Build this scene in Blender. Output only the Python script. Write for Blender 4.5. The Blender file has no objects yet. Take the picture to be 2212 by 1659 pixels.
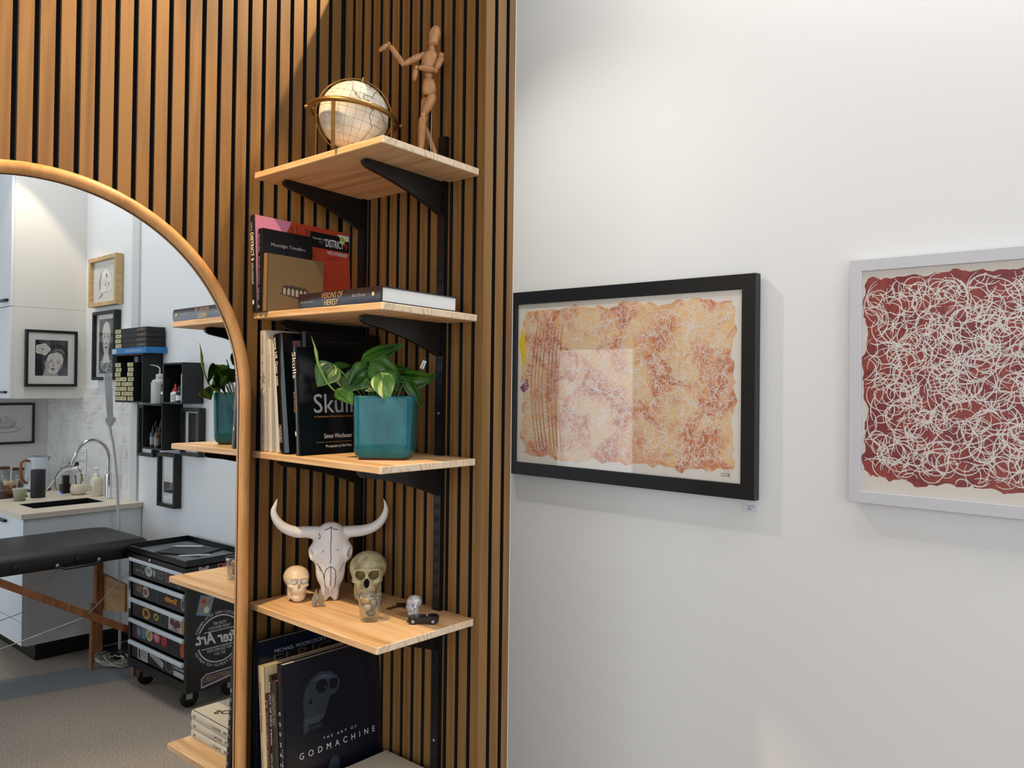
import bpy, bmesh, math, random
import numpy as np
from mathutils import Matrix, Vector
R = math.radians
random.seed(7)
COL = bpy.context.scene.collection

# ------------------------------------------------------------------ camera
cam_d = bpy.data.cameras.new('camera')
cam = bpy.data.objects.new('camera', cam_d)
COL.objects.link(cam)
F_PX, YAW, PITCH, ROLL = 1763.615, 0.71679, 0.01349, 0.01188
fw = Vector((-math.sin(YAW)*math.cos(PITCH), math.cos(YAW)*math.cos(PITCH), math.sin(PITCH)))
rt = Vector((math.cos(YAW), math.sin(YAW), 0)); up = rt.cross(fw)
rt2 = rt*math.cos(ROLL)+up*math.sin(ROLL); up2 = up*math.cos(ROLL)-rt*math.sin(ROLL)
cm = Matrix((rt2, up2, -fw)).transposed().to_4x4(); cm.translation = (1.89088, -1.36216, 1.67048)
cam.matrix_world = cm
cam_d.sensor_width = 36.0
cam_d.lens = F_PX*36/2212
cam_d.shift_x = -41.56/2212
cam_d.shift_y = -31.59/2212
cam_d.clip_start = 0.05
bpy.context.scene.camera = cam

# ------------------------------------------------------------------ world, lights, exposure
scn = bpy.context.scene
scn.view_settings.view_transform = 'Standard'
scn.view_settings.look = 'None'
scn.view_settings.gamma = 1.0
scn.view_settings.use_curve_mapping = False
scn.view_settings.exposure = 0.12
w = bpy.data.worlds.new('daylight'); scn.world = w; w.use_nodes = True
bg = w.node_tree.nodes['Background']
bg.inputs['Color'].default_value = (0.72, 0.85, 1.0, 1)
bg.inputs['Strength'].default_value = 1.0
def light(name, typ, loc, target, energy, color, **k):
    d = bpy.data.lights.new(name, typ); d.energy = energy; d.color = color
    for a, b in k.items(): setattr(d, a, b)
    o = bpy.data.objects.new(name, d); COL.objects.link(o)
    o.location = loc
    o.rotation_euler = (Vector(target)-Vector(loc)).to_track_quat('-Z', 'Y').to_euler()
    return o
DAY = (0.90, 0.95, 1.0); WARM = (1.0, 0.73, 0.41)
light('window_daylight_front', 'AREA', (3.4, -4.55, 1.8), (3.4, 0, 1.2), 54, DAY, shape='RECTANGLE', size=3.6, size_y=2.6)
light('window_daylight_right', 'AREA', (5.25, -2.7, 1.8), (0, -2.2, 1.4), 38, DAY, shape='RECTANGLE', size=2.6, size_y=2.6)
light('passage_door_daylight', 'AREA', (-3.95, -4.55, 1.1), (-3.95, 0, 1.1), 12, DAY, shape='RECTANGLE', size=1.1, size_y=1.9)
light('spot_over_passage', 'SPOT', (0.42, 0.31, 3.52), (0.0, -0.42, 1.7), 140, WARM, spot_size=R(58), spot_blend=0.6, shadow_soft_size=0.015)
light('spot_over_mirror', 'SPOT', (0.34, -1.2, 3.5), (0.10, -1.10, 1.2), 200, WARM, spot_size=R(77), spot_blend=0.22, shadow_soft_size=0.02)
light('spot_over_paintings', 'SPOT', (-0.7, 0.15, 3.5), (0.9, 1.0, 1.0), 60, (1, .95, .88), spot_size=R(64), spot_blend=0.9, shadow_soft_size=0.03)
light('spot_over_kitchen', 'SPOT', (4.25, 0.45, 3.5), (4.6, 0.5, 1.2), 45, (1, .8, .55), spot_size=R(62), spot_blend=0.25, shadow_soft_size=0.03)
light('wall_fill', 'AREA', (2.5, .42, 3.55), (2.5, .62, 0), 34, (1, .97, .93), shape='RECTANGLE', size=4.4, size_y=.5)  # unseen soft fill added to brighten the white wall evenly

# ------------------------------------------------------------------ materials
def lin(h):
    if isinstance(h, (tuple, list)): return tuple(h)[:3]+(1,)
    h = h.lstrip('#'); c = [int(h[i:i+2], 16)/255 for i in (0, 2, 4)]
    return tuple(x/12.92 if x <= .04045 else ((x+.055)/1.055)**2.4 for x in c)+(1,)
_m = {}
def mat(name, color='#808080', rough=.5, metal=0., **k):
    if name in _m: return _m[name]
    m = bpy.data.materials.new(name); m.use_nodes = True
    b = m.node_tree.nodes['Principled BSDF']
    b.inputs['Base Color'].default_value = lin(color)
    b.inputs['Roughness'].default_value = rough; b.inputs['Metallic'].default_value = metal
    for a, v in k.items(): b.inputs[a.replace('_', ' ')].default_value = v
    _m[name] = m; return m
def nn(m, t, **k):
    n = m.node_tree.nodes.new(t)
    for a, v in k.items():
        if a in n.inputs: n.inputs[a].default_value = v
        else: setattr(n, a, v)
    return n
def ln(m, a, b): m.node_tree.links.new(a, b)
def ramp(m, stops, fac):
    r = nn(m, 'ShaderNodeValToRGB'); e = r.color_ramp.elements
    while len(e) < len(stops): e.new(.5)
    for el, (p, c) in zip(e, stops): el.position = p; el.color = lin(c)
    ln(m, fac, r.inputs[0]); return r
def coords(m, scale, rot=(0, 0, 0), space='Object'):
    tc = nn(m, 'ShaderNodeTexCoord'); mp = nn(m, 'ShaderNodeMapping')
    mp.inputs['Scale'].default_value = scale; mp.inputs['Rotation'].default_value = rot
    ln(m, tc.outputs[space], mp.inputs[0]); return mp.outputs[0]
def bump(m, fac, s=.2, d=.001):
    b = nn(m, 'ShaderNodeBump'); b.inputs['Strength'].default_value = s; b.inputs['Distance'].default_value = d
    ln(m, fac, b.inputs['Height']); ln(m, b.outputs[0], m.node_tree.nodes['Principled BSDF'].inputs['Normal'])
def wood(name, dark, mid, light_, scale=(40, 40, 2), rough=.5, rings=0., island=.35, detail=6):
    """grain runs along the axis with the smallest scale"""
    if name in _m: return _m[name]
    m = mat(name, mid, rough)
    c = coords(m, scale)
    g = nn(m, 'ShaderNodeNewGeometry')
    off = nn(m, 'ShaderNodeVectorMath', operation='SCALE'); off.inputs[0].default_value = (37, 23, 11)
    ln(m, g.outputs['Random Per Island'], off.inputs['Scale'])
    ad = nn(m, 'ShaderNodeVectorMath', operation='ADD'); ln(m, c, ad.inputs[0]); ln(m, off.outputs[0], ad.inputs[1])
    n1 = nn(m, 'ShaderNodeTexNoise', Scale=1.0, Detail=detail, Roughness=.6, Distortion=.6); ln(m, ad.outputs[0], n1.inputs['Vector'])
    n2 = nn(m, 'ShaderNodeTexNoise', Scale=6.0, Detail=3, Roughness=.6); ln(m, ad.outputs[0], n2.inputs['Vector'])
    mix = nn(m, 'ShaderNodeMath', operation='MULTIPLY_ADD'); ln(m, n2.outputs[0], mix.inputs[0]); mix.inputs[1].default_value = .3; ln(m, n1.outputs[0], mix.inputs[2])
    last = mix.outputs[0]
    if rings:
        wv = nn(m, 'ShaderNodeTexWave', Scale=rings, Distortion=4.0, Detail=2.0, wave_type='RINGS', rings_direction='SPHERICAL'); wv.inputs['Detail Scale'].default_value = .6
        ln(m, ad.outputs[0], wv.inputs['Vector'])
        mx = nn(m, 'ShaderNodeMath', operation='MULTIPLY_ADD'); ln(m, wv.outputs['Fac'], mx.inputs[0]); mx.inputs[1].default_value = .22; ln(m, last, mx.inputs[2]); last = mx.outputs[0]
    isl = nn(m, 'ShaderNodeMath', operation='MULTIPLY_ADD'); ln(m, g.outputs['Random Per Island'], isl.inputs[0]); isl.inputs[1].default_value = island; ln(m, last, isl.inputs[2])
    o = .15+island*.5
    r = ramp(m, [(.32+o, dark), (.5+o, mid), (.68+o, light_)], isl.outputs[0])
    ln(m, r.outputs[0], m.node_tree.nodes['Principled BSDF'].inputs['Base Color'])
    bump(m, n2.outputs[0], .08, .0006)
    return m
M_SLAT = wood('oak_veneer', '#6f4c22', '#7b5628', '#886232', (24, 24, 1.6), .55, .7, .2)
M_FELT = mat('black_felt', '#0a0a0b', .95)
M_PINE = wood('pine_board', '#c0905a', '#dcb282', '#e6c498', (2.2, 52, 52), .5, 0., .0)
M_PINE_END = wood('pine_end_grain', '#a5886c', '#d3b898', '#e2cdb2', (6, 60, 14), .6, 3., .0)
M_FRAME = wood('mirror_frame_ash', '#a9763f', '#c28d54', '#d09d64', (34, 10, 3), .4, 0., .1)
M_WALLW = mat('white_wall_paint', '#e9e9e8', .75)
_n = nn(M_WALLW, 'ShaderNodeTexNoise', Scale=60.0, Detail=3); bump(M_WALLW, _n.outputs[0], .05, .001)
M_BLACK = mat('black_satin', '#0b0b0c', .38)
M_BLACKM = mat('black_matte', '#101011', .8)
M_CHROME = mat('chrome', '#d9dcde', .08, 1.)
M_STEEL = mat('brushed_steel', '#b9bdc1', .32, 1.)
M_BRASS = mat('antique_brass', '#8c6d3c', .4, 1.)
M_PAPER = mat('book_pages', '#ddd8cf', .8)
M_WHITEP = mat('white_plastic', '#e6e6e4', .35)
M_LACQ = mat('white_lacquer', '#dfe3e8', .3)
def glassy(name, tint=(1, 1, 1, 1), ior=1.45, rough=0.0, pw_=4.5):
    if name in _m: return _m[name]
    m = bpy.data.materials.new(name); m.use_nodes = True; nt = m.node_tree; nt.nodes.clear()
    o = nn(m, 'ShaderNodeOutputMaterial'); t = nn(m, 'ShaderNodeBsdfTransparent'); g = nn(m, 'ShaderNodeBsdfGlossy'); f = nn(m, 'ShaderNodeLayerWeight'); x = nn(m, 'ShaderNodeMixShader')
    t.inputs[0].default_value = tint; g.inputs['Roughness'].default_value = rough
    pw = nn(m, 'ShaderNodeMath', operation='POWER'); pw.inputs[1].default_value = pw_; ln(m, f.outputs['Facing'], pw.inputs[0])
    ma = nn(m, 'ShaderNodeMath', operation='MULTIPLY_ADD'); r0 = ((ior-1)/(ior+1))**2; ma.inputs[1].default_value = 1-r0; ma.inputs[2].default_value = r0; ln(m, pw.outputs[0], ma.inputs[0])
    ln(m, ma.outputs[0], x.inputs[0]); ln(m, t.outputs[0], x.inputs[1]); ln(m, g.outputs[0], x.inputs[2]); ln(m, x.outputs[0], o.inputs[0])
    _m[name] = m; return m
M_PANE = glassy('picture_glass')
M_GLASS = glassy('clear_glass', (.92, .935, .935, 1), 1.7, .02, 2.2)
M_GREYGL = glassy('smoked_glass', (.82, .82, .82, 1), 1.5, .02)

# ------------------------------------------------------------------ mesh builder
_icos = {}
def ico(sub):
    if sub not in _icos:
        b = bmesh.new(); bmesh.ops.create_icosphere(b, subdivisions=sub, radius=1); b.verts.ensure_lookup_table()
        _icos[sub] = (np.array([v.co[:] for v in b.verts]), [tuple(v.index for v in f.verts) for f in b.faces]); b.free()
    return _icos[sub]
class MB:
    def __init__(s): s.v = []; s.f = []; s.m = []; s.s = []; s.T = Matrix()
    def at(s, M): s.T = M; return s
    def add(s, vs, fs, mi=0, smooth=False):
        n = len(s.v); T = s.T
        s.v += [tuple(T @ Vector(v)) for v in vs]
        for f in fs: s.f.append([n+i for i in f]); s.m.append(mi); s.s.append(smooth)
        return s
    def box(s, x0, x1, y0, y1, z0, z1, mi=0, bev=0.):
        if bev <= 0:
            v = [(x0, y0, z0), (x1, y0, z0), (x1, y1, z0), (x0, y1, z0), (x0, y0, z1), (x1, y0, z1), (x1, y1, z1), (x0, y1, z1)]
            return s.add(v, [(0, 3, 2, 1), (4, 5, 6, 7), (0, 1, 5, 4), (1, 2, 6, 5), (2, 3, 7, 6), (3, 0, 4, 7)], mi)
        b = bmesh.new(); bmesh.ops.create_cube(b, size=1)
        for v in b.verts: v.co = ((x0+x1)/2+v.co.x*(x1-x0), (y0+y1)/2+v.co.y*(y1-y0), (z0+z1)/2+v.co.z*(z1-z0))
        bmesh.ops.bevel(b, geom=b.edges[:], offset=bev, segments=2, profile=.5, affect='EDGES')
        b.verts.ensure_lookup_table()
        s.add([v.co[:] for v in b.verts], [[v.index for v in f.verts] for f in b.faces], mi); b.free(); return s
    def quad(s, a, b, c, d, mi=0): return s.add([a, b, c, d], [(0, 1, 2, 3)], mi)
    def prism(s, poly, z0, z1, mi=0, mcap=None, smooth=False):
        n = len(poly); v = [(x, y, z0) for x, y in poly]+[(x, y, z1) for x, y in poly]
        mc = mi if mcap is None else mcap
        s.add(v, [tuple(range(n-1, -1, -1)), tuple(range(n, 2*n))], mc)
        return s.add(v, [(i, (i+1) % n, n+(i+1) % n, n+i) for i in range(n)], mi, smooth)
    def flat(s, poly, z=0., mi=0): return s.add([(x, y, z) for x, y in poly], [tuple(range(len(poly)))], mi)
    def lathe(s, prof, n=32, mi=0, smooth=True, mis=None):
        v = []; f = []
        for r, z in prof:
            for k in range(n): a = 2*math.pi*k/n; v.append((r*math.cos(a), r*math.sin(a), z))
        n0 = len(s.v)
        for i in range(len(prof)-1):
            fs = [(i*n+k, i*n+(k+1) % n, (i+1)*n+(k+1) % n, (i+1)*n+k) for k in range(n)]
            if i == 0: s.add(v, fs, mis[i] if mis else mi, smooth)
            else:
                for q in fs: s.f.append([n0+j for j in q]); s.m.append(mis[i] if mis else mi); s.s.append(smooth)
        return s
    def tube(s, pts, r, n=10, mi=0, closed=False, cap=True, flatten=None):
        P = [Vector(p) for p in pts]; N = len(P); rr = r if isinstance(r, (list, tuple)) else [r]*N
        v = []; prev = None
        for i in range(N):
            a = P[(i-1) % N] if (closed or i > 0) else P[i]; b = P[(i+1) % N] if (closed or i < N-1) else P[i]
            t = (b-a).normalized()
            if prev is None:
                u = t.cross(Vector((0, 0, 1)));
                if u.length < .05: u = t.cross(Vector((0, 1, 0)))
                u.normalize()
            else:
                u = prev-t*prev.dot(t); u.normalize()
            prev = u; w_ = t.cross(u)
            for k in range(n):
                an = 2*math.pi*k/n; v.append(tuple(P[i]+u*(math.cos(an)*rr[i])+w_*(math.sin(an)*rr[i]*(flatten or 1))))
        f = []
        for i in range(N if closed else N-1):
            j = (i+1) % N
            for k in range(n): f.append((i*n+k, i*n+(k+1) % n, j*n+(k+1) % n, j*n+k))
        s.add(v, f, mi, True)
        if cap and not closed: s.add(v[:n], [tuple(range(n-1, -1, -1))], mi); s.add(v[-n:], [tuple(range(n))], mi)
        return s
    def ball(s, c, r, sub=3, mi=0):
        V, Fc = ico(sub); r = r if isinstance(r, (tuple, list)) else (r, r, r)
        return s.add([(c[0]+a*r[0], c[1]+b*r[1], c[2]+d*r[2]) for a, b, d in V], Fc, mi, True)
    def caps(s, a, b, r0, r1, mi=0, n=16, belly=0., blunt=.12):
        """round-ended limb from a to b"""
        a = Vector(a); b = Vector(b); L = (b-a).length; P = []; rr = []
        for i in range(17):
            t = i/16; P.append(a+(b-a)*t)
            r = r0+(r1-r0)*t+belly*math.sin(math.pi*t)
            e = min(t, 1-t)*L; q = min(1, e/(r*.9)) if r else 1
            rr.append(max(r*math.sqrt(max(0, 1-(1-q)**2)), r*blunt))
        return s.tube(P, rr, n, mi)
    def text(s, body, w=None, h=None, mi=0, align='L', bold=0., shear=0., space=1.):
        c = bpy.data.curves.new('t', 'FONT'); c.body = body; c.size = 1; c.resolution_u = 3; c.offset = bold; c.shear = shear; c.space_character = space; c.space_line = .9
        if '\n' in body: c.align_x = 'CENTER'
        o = bpy.data.objects.new('t', c); COL.objects.link(o)
        dg = bpy.context.evaluated_depsgraph_get(); me = bpy.data.meshes.new_from_object(o.evaluated_get(dg))
        V = np.array([v.co[:] for v in me.vertices]) if len(me.vertices) else np.zeros((0, 3)); Fc = [tuple(p.vertices) for p in me.polygons]
        bpy.data.objects.remove(o); bpy.data.curves.remove(c); bpy.data.meshes.remove(me)
        if not len(V): return s
        mn, mx = V.min(0), V.max(0); sz = mx-mn
        if w and h: sx, sy = w/sz[0], h/sz[1]
        elif w: sx = sy = w/sz[0]
        else: sx = sy = h/sz[1]
        V = V-mn; V[:, 0] *= sx; V[:, 1] *= sy
        if align == 'C': V[:, 0] -= sz[0]*sx/2
        if align == 'R': V[:, 0] -= sz[0]*sx
        return s.add([tuple(x) for x in V], Fc, mi)
    def ribbon(s, pts, wd, z=0., mi=0):
        """flat ribbon in local xy"""
        n = len(pts); L = []; Rr = []
        for i, (x, y) in enumerate(pts):
            a = pts[max(0, i-1)]; b = pts[min(n-1, i+1)]; dx, dy = b[0]-a[0], b[1]-a[1]; l = math.hypot(dx, dy) or 1
            ww = wd[i] if isinstance(wd, (list, tuple)) else wd
            L.append((x-dy/l*ww/2, y+dx/l*ww/2, z)); Rr.append((x+dy/l*ww/2, y-dx/l*ww/2, z))
        return s.add(L+Rr, [(n+i, n+i+1, i+1, i) for i in range(n-1)], mi)
    def build(s, name, mats, parent=None, M=None):
        me = bpy.data.meshes.new(name); me.from_pydata(s.v, [], s.f)
        for m in (mats if isinstance(mats, (list, tuple)) else [mats]): me.materials.append(m)
        me.polygons.foreach_set('material_index', s.m); me.polygons.foreach_set('use_smooth', s.s); me.update()
        o = bpy.data.objects.new(name, me); COL.objects.link(o)
        if parent: o.parent = parent
        if M is not None: o.matrix_local = M
        return o
def tag(o, label=None, cat=None, group=None, kind=None):
    if label: o['label'] = label
    if cat: o['category'] = cat
    if group: o['group'] = group
    if kind: o['kind'] = kind
    return o
def thing(name, label, cat, M, group=None):
    o = bpy.data.objects.new(name, None); COL.objects.link(o); o.empty_display_size = .05
    o.matrix_world = M if isinstance(M, Matrix) else Matrix.Translation(M)
    return tag(o, label, cat, group)
def dup(root, M, label=None):
    r = root.copy(); COL.objects.link(r); r.matrix_world = M
    if label: r['label'] = label
    for ch in list(root.children):
        c = ch.copy(); COL.objects.link(c); c.parent = r
        for g in list(ch.children):
            d = g.copy(); COL.objects.link(d); d.parent = c
    return r
T = Matrix.Translation
def RX(a): return Matrix.Rotation(a, 4, 'X')
def RY(a): return Matrix.Rotation(a, 4, 'Y')
def RZ(a): return Matrix.Rotation(a, 4, 'Z')
def plane(o, xd, yd):
    x = Vector(xd).normalized(); y = Vector(yd).normalized(); z = x.cross(y)
    m = Matrix((x, y, z)).transposed().to_4x4(); m.translation = o; return m
def PX(o): return plane(o, (0, 1, 0), (0, 0, 1))      # drawing on a face looking to +x
def MX(o): return plane(o, (0, -1, 0), (0, 0, 1))     # on a face looking to -x
def MY(o): return plane(o, (1, 0, 0), (0, 0, 1))      # on a face looking to -y
def ell(cx, cy, rx, ry, n=32, a0=0, a1=2*math.pi, rot=0):
    o = []
    for k in range(n):
        a = a0+(a1-a0)*k/(n if abs(a1-a0-2*math.pi) < 1e-6 else n-1)
        x, y = rx*math.cos(a), ry*math.sin(a); o.append((cx+x*math.cos(rot)-y*math.sin(rot), cy+x*math.sin(rot)+y*math.cos(rot)))
    return o
def rect(x0, y0, x1, y1): return [(x0, y0), (x1, y0), (x1, y1), (x0, y1)]
# camera-facing frame for small ornaments: local -y looks into the room
def facing(loc, rz=0.): return T(loc) @ RZ(R(54.7)+rz)
# star-shaped surface of an SDF
def smin(a, b, k=.05):
    h = np.clip(.5+.5*(b-a)/k, 0, 1); return b*(1-h)+a*h-k*h*(1-h)
def smax(a, b, k=.03): return -smin(-a, -b, k)
def sde(p, c, r):
    q = (p-np.array(c))/np.array(r); l = np.linalg.norm(q, axis=1); return (l-1)*min(r)*np.minimum(1, .6+.4*l)
def nets(sdf, lo, hi, h):
    """surface nets: a closed quad mesh of the zero set of an SDF"""
    ax = [np.arange(lo[i], hi[i]+h, h) for i in range(3)]; G = np.stack(np.meshgrid(*ax, indexing='ij'), -1); sh = G.shape[:3]
    D = sdf(G.reshape(-1, 3)).reshape(sh); ins = D < 0
    n = [q-1 for q in sh]; acc = np.zeros(n+[3]); cnt = np.zeros(n); cor = [(i, j, k) for i in (0, 1) for j in (0, 1) for k in (0, 1)]
    sl = lambda c: tuple(slice(c[i], c[i]+n[i]) for i in range(3))
    for c in cor:
        for a_ in range(3):
            if c[a_]: continue
            d = tuple(c[i]+(i == a_) for i in range(3)); A, B = D[sl(c)], D[sl(d)]; m = (A < 0) != (B < 0)
            t = np.where(m, A/np.where(m, A-B, 1), 0); P = G[sl(c)]+t[..., None]*(G[sl(d)]-G[sl(c)]); acc += np.where(m[..., None], P, 0); cnt += m
    act = cnt > 0; idx = -np.ones(n, int); idx[act] = np.arange(act.sum()); V = acc[act]/cnt[act][:, None]; Fq = []
    for a_ in range(3):
        b_, c_ = (a_+1) % 3, (a_+2) % 3
        d0 = [slice(1, n[i]) for i in range(3)]; d0[a_] = slice(0, n[a_]); d1 = list(d0); d1[a_] = slice(1, n[a_]+1)
        s0, s1 = ins[tuple(d0)], ins[tuple(d1)]; E_ = np.argwhere(s0 != s1); off_ = np.array([1, 1, 1]); off_[a_] = 0
        fl = s0[tuple(E_.T)]; E_ = E_+off_; ub = np.eye(3, dtype=int)[b_]; uc = np.eye(3, dtype=int)[c_]
        q = [idx[tuple((E_-x).T)] for x in (ub*0, ub, ub+uc, uc)]; Q = np.stack(q, 1); Q[~fl] = Q[~fl][:, ::-1]; Fq.append(Q)
    return V, [tuple(int(i) for i in f) for f in np.concatenate(Fq)]
def front_y(sdf, x, z, y0=-1.):
    p = np.array([[x, y0, z]])
    for _ in range(200):
        d = float(sdf(p)[0])
        if d < 3e-4: break
        p[0, 1] += max(d*.5, 1e-3)
        if p[0, 1] > 1: return None
    return p[0, 1]
# ------------------------------------------------------------------ room shell
H = 3.6
def structure(name, b, mats): return tag(b.build(name, mats), kind='structure')
M_FLOOR = mat('speckled_carpet_tile', '#6b5a4c', .95)
def _floor():
    m = M_FLOOR; c = coords(m, (1, 1, 1)); b = m.node_tree.nodes['Principled BSDF']
    sp = nn(m, 'ShaderNodeTexNoise', Scale=150.0, Detail=3, Roughness=.6); ln(m, c, sp.inputs['Vector'])
    lo = nn(m, 'ShaderNodeTexNoise', Scale=3.0, Detail=3); ln(m, c, lo.inputs['Vector'])
    sx = nn(m, 'ShaderNodeSeparateXYZ'); ln(m, c, sx.inputs[0])
    wob = nn(m, 'ShaderNodeMath', operation='MULTIPLY_ADD'); ln(m, sx.outputs['Y'], wob.inputs[0]); wob.inputs[1].default_value = .3; ln(m, sx.outputs['X'], wob.inputs[2])
    g1 = nn(m, 'ShaderNodeMath', operation='GREATER_THAN'); ln(m, wob.outputs[0], g1.inputs[0]); g1.inputs[1].default_value = 3.2
    g2 = nn(m, 'ShaderNodeMath', operation='LESS_THAN'); ln(m, wob.outputs[0], g2.inputs[0]); g2.inputs[1].default_value = 3.58
    mu = nn(m, 'ShaderNodeMath', operation='MULTIPLY'); ln(m, g1.outputs[0], mu.inputs[0]); ln(m, g2.outputs[0], mu.inputs[1])
    r1 = ramp(m, [(.34, '#84776a'), (.52, '#9c8e80'), (.68, '#c9baa8')], sp.outputs[0])
    r2 = ramp(m, [(.34, '#6c6f72'), (.55, '#7e8184'), (.7, '#a0a2a4')], sp.outputs[0])
    mx = nn(m, 'ShaderNodeMix', data_type='RGBA'); ln(m, mu.outputs[0], mx.inputs[0]); ln(m, r1.outputs[0], mx.inputs[6]); ln(m, r2.outputs[0], mx.inputs[7])
    ln(m, mx.outputs[2], b.inputs['Base Color']); bump(m, sp.outputs[0], .3, .002)
_floor()
X0, X1, Y0, Y1 = -5.2, 5.3, -4.6, 1.0
b = MB(); b.box(X0-.1, X1+.1, Y0-.1, Y1+.1, -.1, 0); structure('floor', b, M_FLOOR)
b = MB(); b.box(X0-.1, X1+.1, Y0-.1, Y1+.1, H, H+.1); structure('ceiling', b, mat('ceiling_paint', '#d8d8d6', .8))
b = MB(); b.box(X0-.1, X1+.1, Y1, Y1+.1, 0, H); structure('wall_back', b, M_WALLW)
b = MB(); b.box(X0-.1, X0, Y0, Y1, 0, H); structure('wall_passage', b, M_WALLW)
def wall_holes(name, ax, pos, t, a0, a1, holes):
    """wall along an axis with rectangular openings (a,b,z0,z1)"""
    b = MB(); xs = sorted({a0, a1, *[h[0] for h in holes], *[h[1] for h in holes]})
    for p, q in zip(xs, xs[1:]):
        hs = [h for h in holes if h[0] <= p and q <= h[1]]; zs = [0]
        segs = [(0, H)] if not hs else [(0, hs[0][2]), (hs[0][3], H)]
        for z0, z1 in segs:
            if z1-z0 < 1e-4: continue
            if ax == 'x': b.box(p, q, pos, pos+t, z0, z1)
            else: b.box(pos, pos+t, p, q, z0, z1)
    return structure(name, b, M_WALLW)
wall_holes('wall_front', 'x', Y0-.1, .1, X0, X1, [(-4.53, -3.38, .02, 2.1), (1.4, 5.1, .45, 3.1)])
wall_holes('wall_right', 'y', X1, .1, Y0, Y1, [(-4.1, -1.3, .45, 3.1)])
def window(name, ax, pos, a0, a1, z0, z1, nm):
    b = MB(); fr = .05
    def bx(p, q, u, v):
        if ax == 'x': b.box(p, q, pos-.07, pos-.02, u, v)
        else: b.box(pos+.02, pos+.07, p, q, u, v)
    bx(a0, a0+fr, z0, z1); bx(a1-fr, a1, z0, z1); bx(a0+fr, a1-fr, z0, z0+fr); bx(a0+fr, a1-fr, z1-fr, z1)
    for k in range(1, nm):
        c = a0+(a1-a0)*k/nm; bx(c-.025, c+.025, z0+fr, z1-fr)
    return structure(name, b, M_BLACK)
window('window_1', 'x', Y0, 1.4, 5.1, .45, 3.1, 3)
window('window_2', 'y', X1, -4.1, -1.3, .45, 3.1, 2)
window('door_1', 'x', Y0, -4.53, -3.38, .02, 2.1, 1)

# slatted partition: left wall (x=0 plane) and the short return (y=0 plane)
b = MB(); b.box(-.10, -.013, -3.4, .10, 0, H, 1)
for k in range(1, 84):
    y = -.00318-k*.04
    b.box(-.013, 0, y, y+.0285, 0, H, 1)
    b.add([(.0002, y, 0), (.0002, y+.0285, 0), (.0002, y+.0285, H), (.0002, y, H)], [(0, 1, 2, 3)], 0)
structure('wall_left', b, [M_SLAT, M_FELT])
ZT = 2.83; XE = .5517
b = MB(); b.box(-.013, XE-.013, .013, .10, 0, ZT, 1)
xs = [.0065+k*.03996 for k in range(14)]
for x in xs:
    if x < .01: x = .0015
    x1 = .035 if x < .01 else min(x+.0285, XE)
    if x+.0285 > XE-.012: x1 = XE
    b.box(x, x1, 0, .013, 0, ZT, 1 if x1 < XE else 0)
    b.add([(x, -.0002, 0), (x1, -.0002, 0), (x1, -.0002, ZT), (x, -.0002, ZT)], [(0, 1, 2, 3)], 0)
for y in (0.0, .04, .08):
    y1 = y+.0285 if y < .07 else .102
    b.box(XE-.013, XE, max(y, .0001), y1, 0, ZT, 1)
    b.add([(XE+.0002, y, 0), (XE+.0002, y1, 0), (XE+.0002, y1, ZT), (XE+.0002, y, ZT)], [(0, 1, 2, 3)], 0)
b.box(-.013, XE, -.0, .102, ZT, ZT+.002, 0)
b.box(0, XE, .1, .104, 0, ZT, 2)
structure('wall_partition', b, [M_SLAT, M_FELT, M_WALLW])
b = MB(); b.box(3.70, 3.80, .985, 1.0, 0, H); structure('trim_1', b, mat('trim_paint', '#cfcfcd', .6))

# ------------------------------------------------------------------ uprights, shelves, brackets
RAILX = [(.088, .113), (.405, .43)]
for (xa, xb), lab in zip(RAILX, ('black slotted metal upright in the corner of the slatted wall', 'black slotted metal upright beside the right edge of the slatted wall')):
    t = thing('shelf_upright', lab, 'shelf upright', (0, 0, 0))
    b = MB(); b.box(xa, xa+.002, -.0135, -.0004, .25, 2.262); b.box(xb-.002, xb, -.0135, -.0004, .25, 2.262); b.box(xa+.002, xb-.002, -.0135, -.0115, .25, 2.262)
    z = .3
    while z < 2.24:
        for q in (xa+.0055, xb-.0095): b.box(q, q+.004, -.0139, -.0134, z, z+.014, 1)
        z += .032
    b.build('channel', [M_BLACK, mat('slot_black', '#020202', .9)], t)
    for z in (.81, 1.45, 1.60): b = MB(); b.ball(((xa+xb)/2, -.0142, z-.012), (.004, .0015, .004), 2); b.build('screw', M_STEEL, t)
SH = [(2.1664, .0131), (1.8228, .0080), (1.4860, .0008), (1.1123, .0003), (.6467, 0.)]
SHM = [T((0, 0, z)) @ RX(-math.asin(td/.287)) for z, td in SH]
TH = .0158
slab = ['top', 'second', 'third', 'fourth', 'lowest']
hold = ['holding the globe', 'holding the lying dark book', 'holding the planted pot', 'holding the skulls', 'holding the large dark art books']
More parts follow.
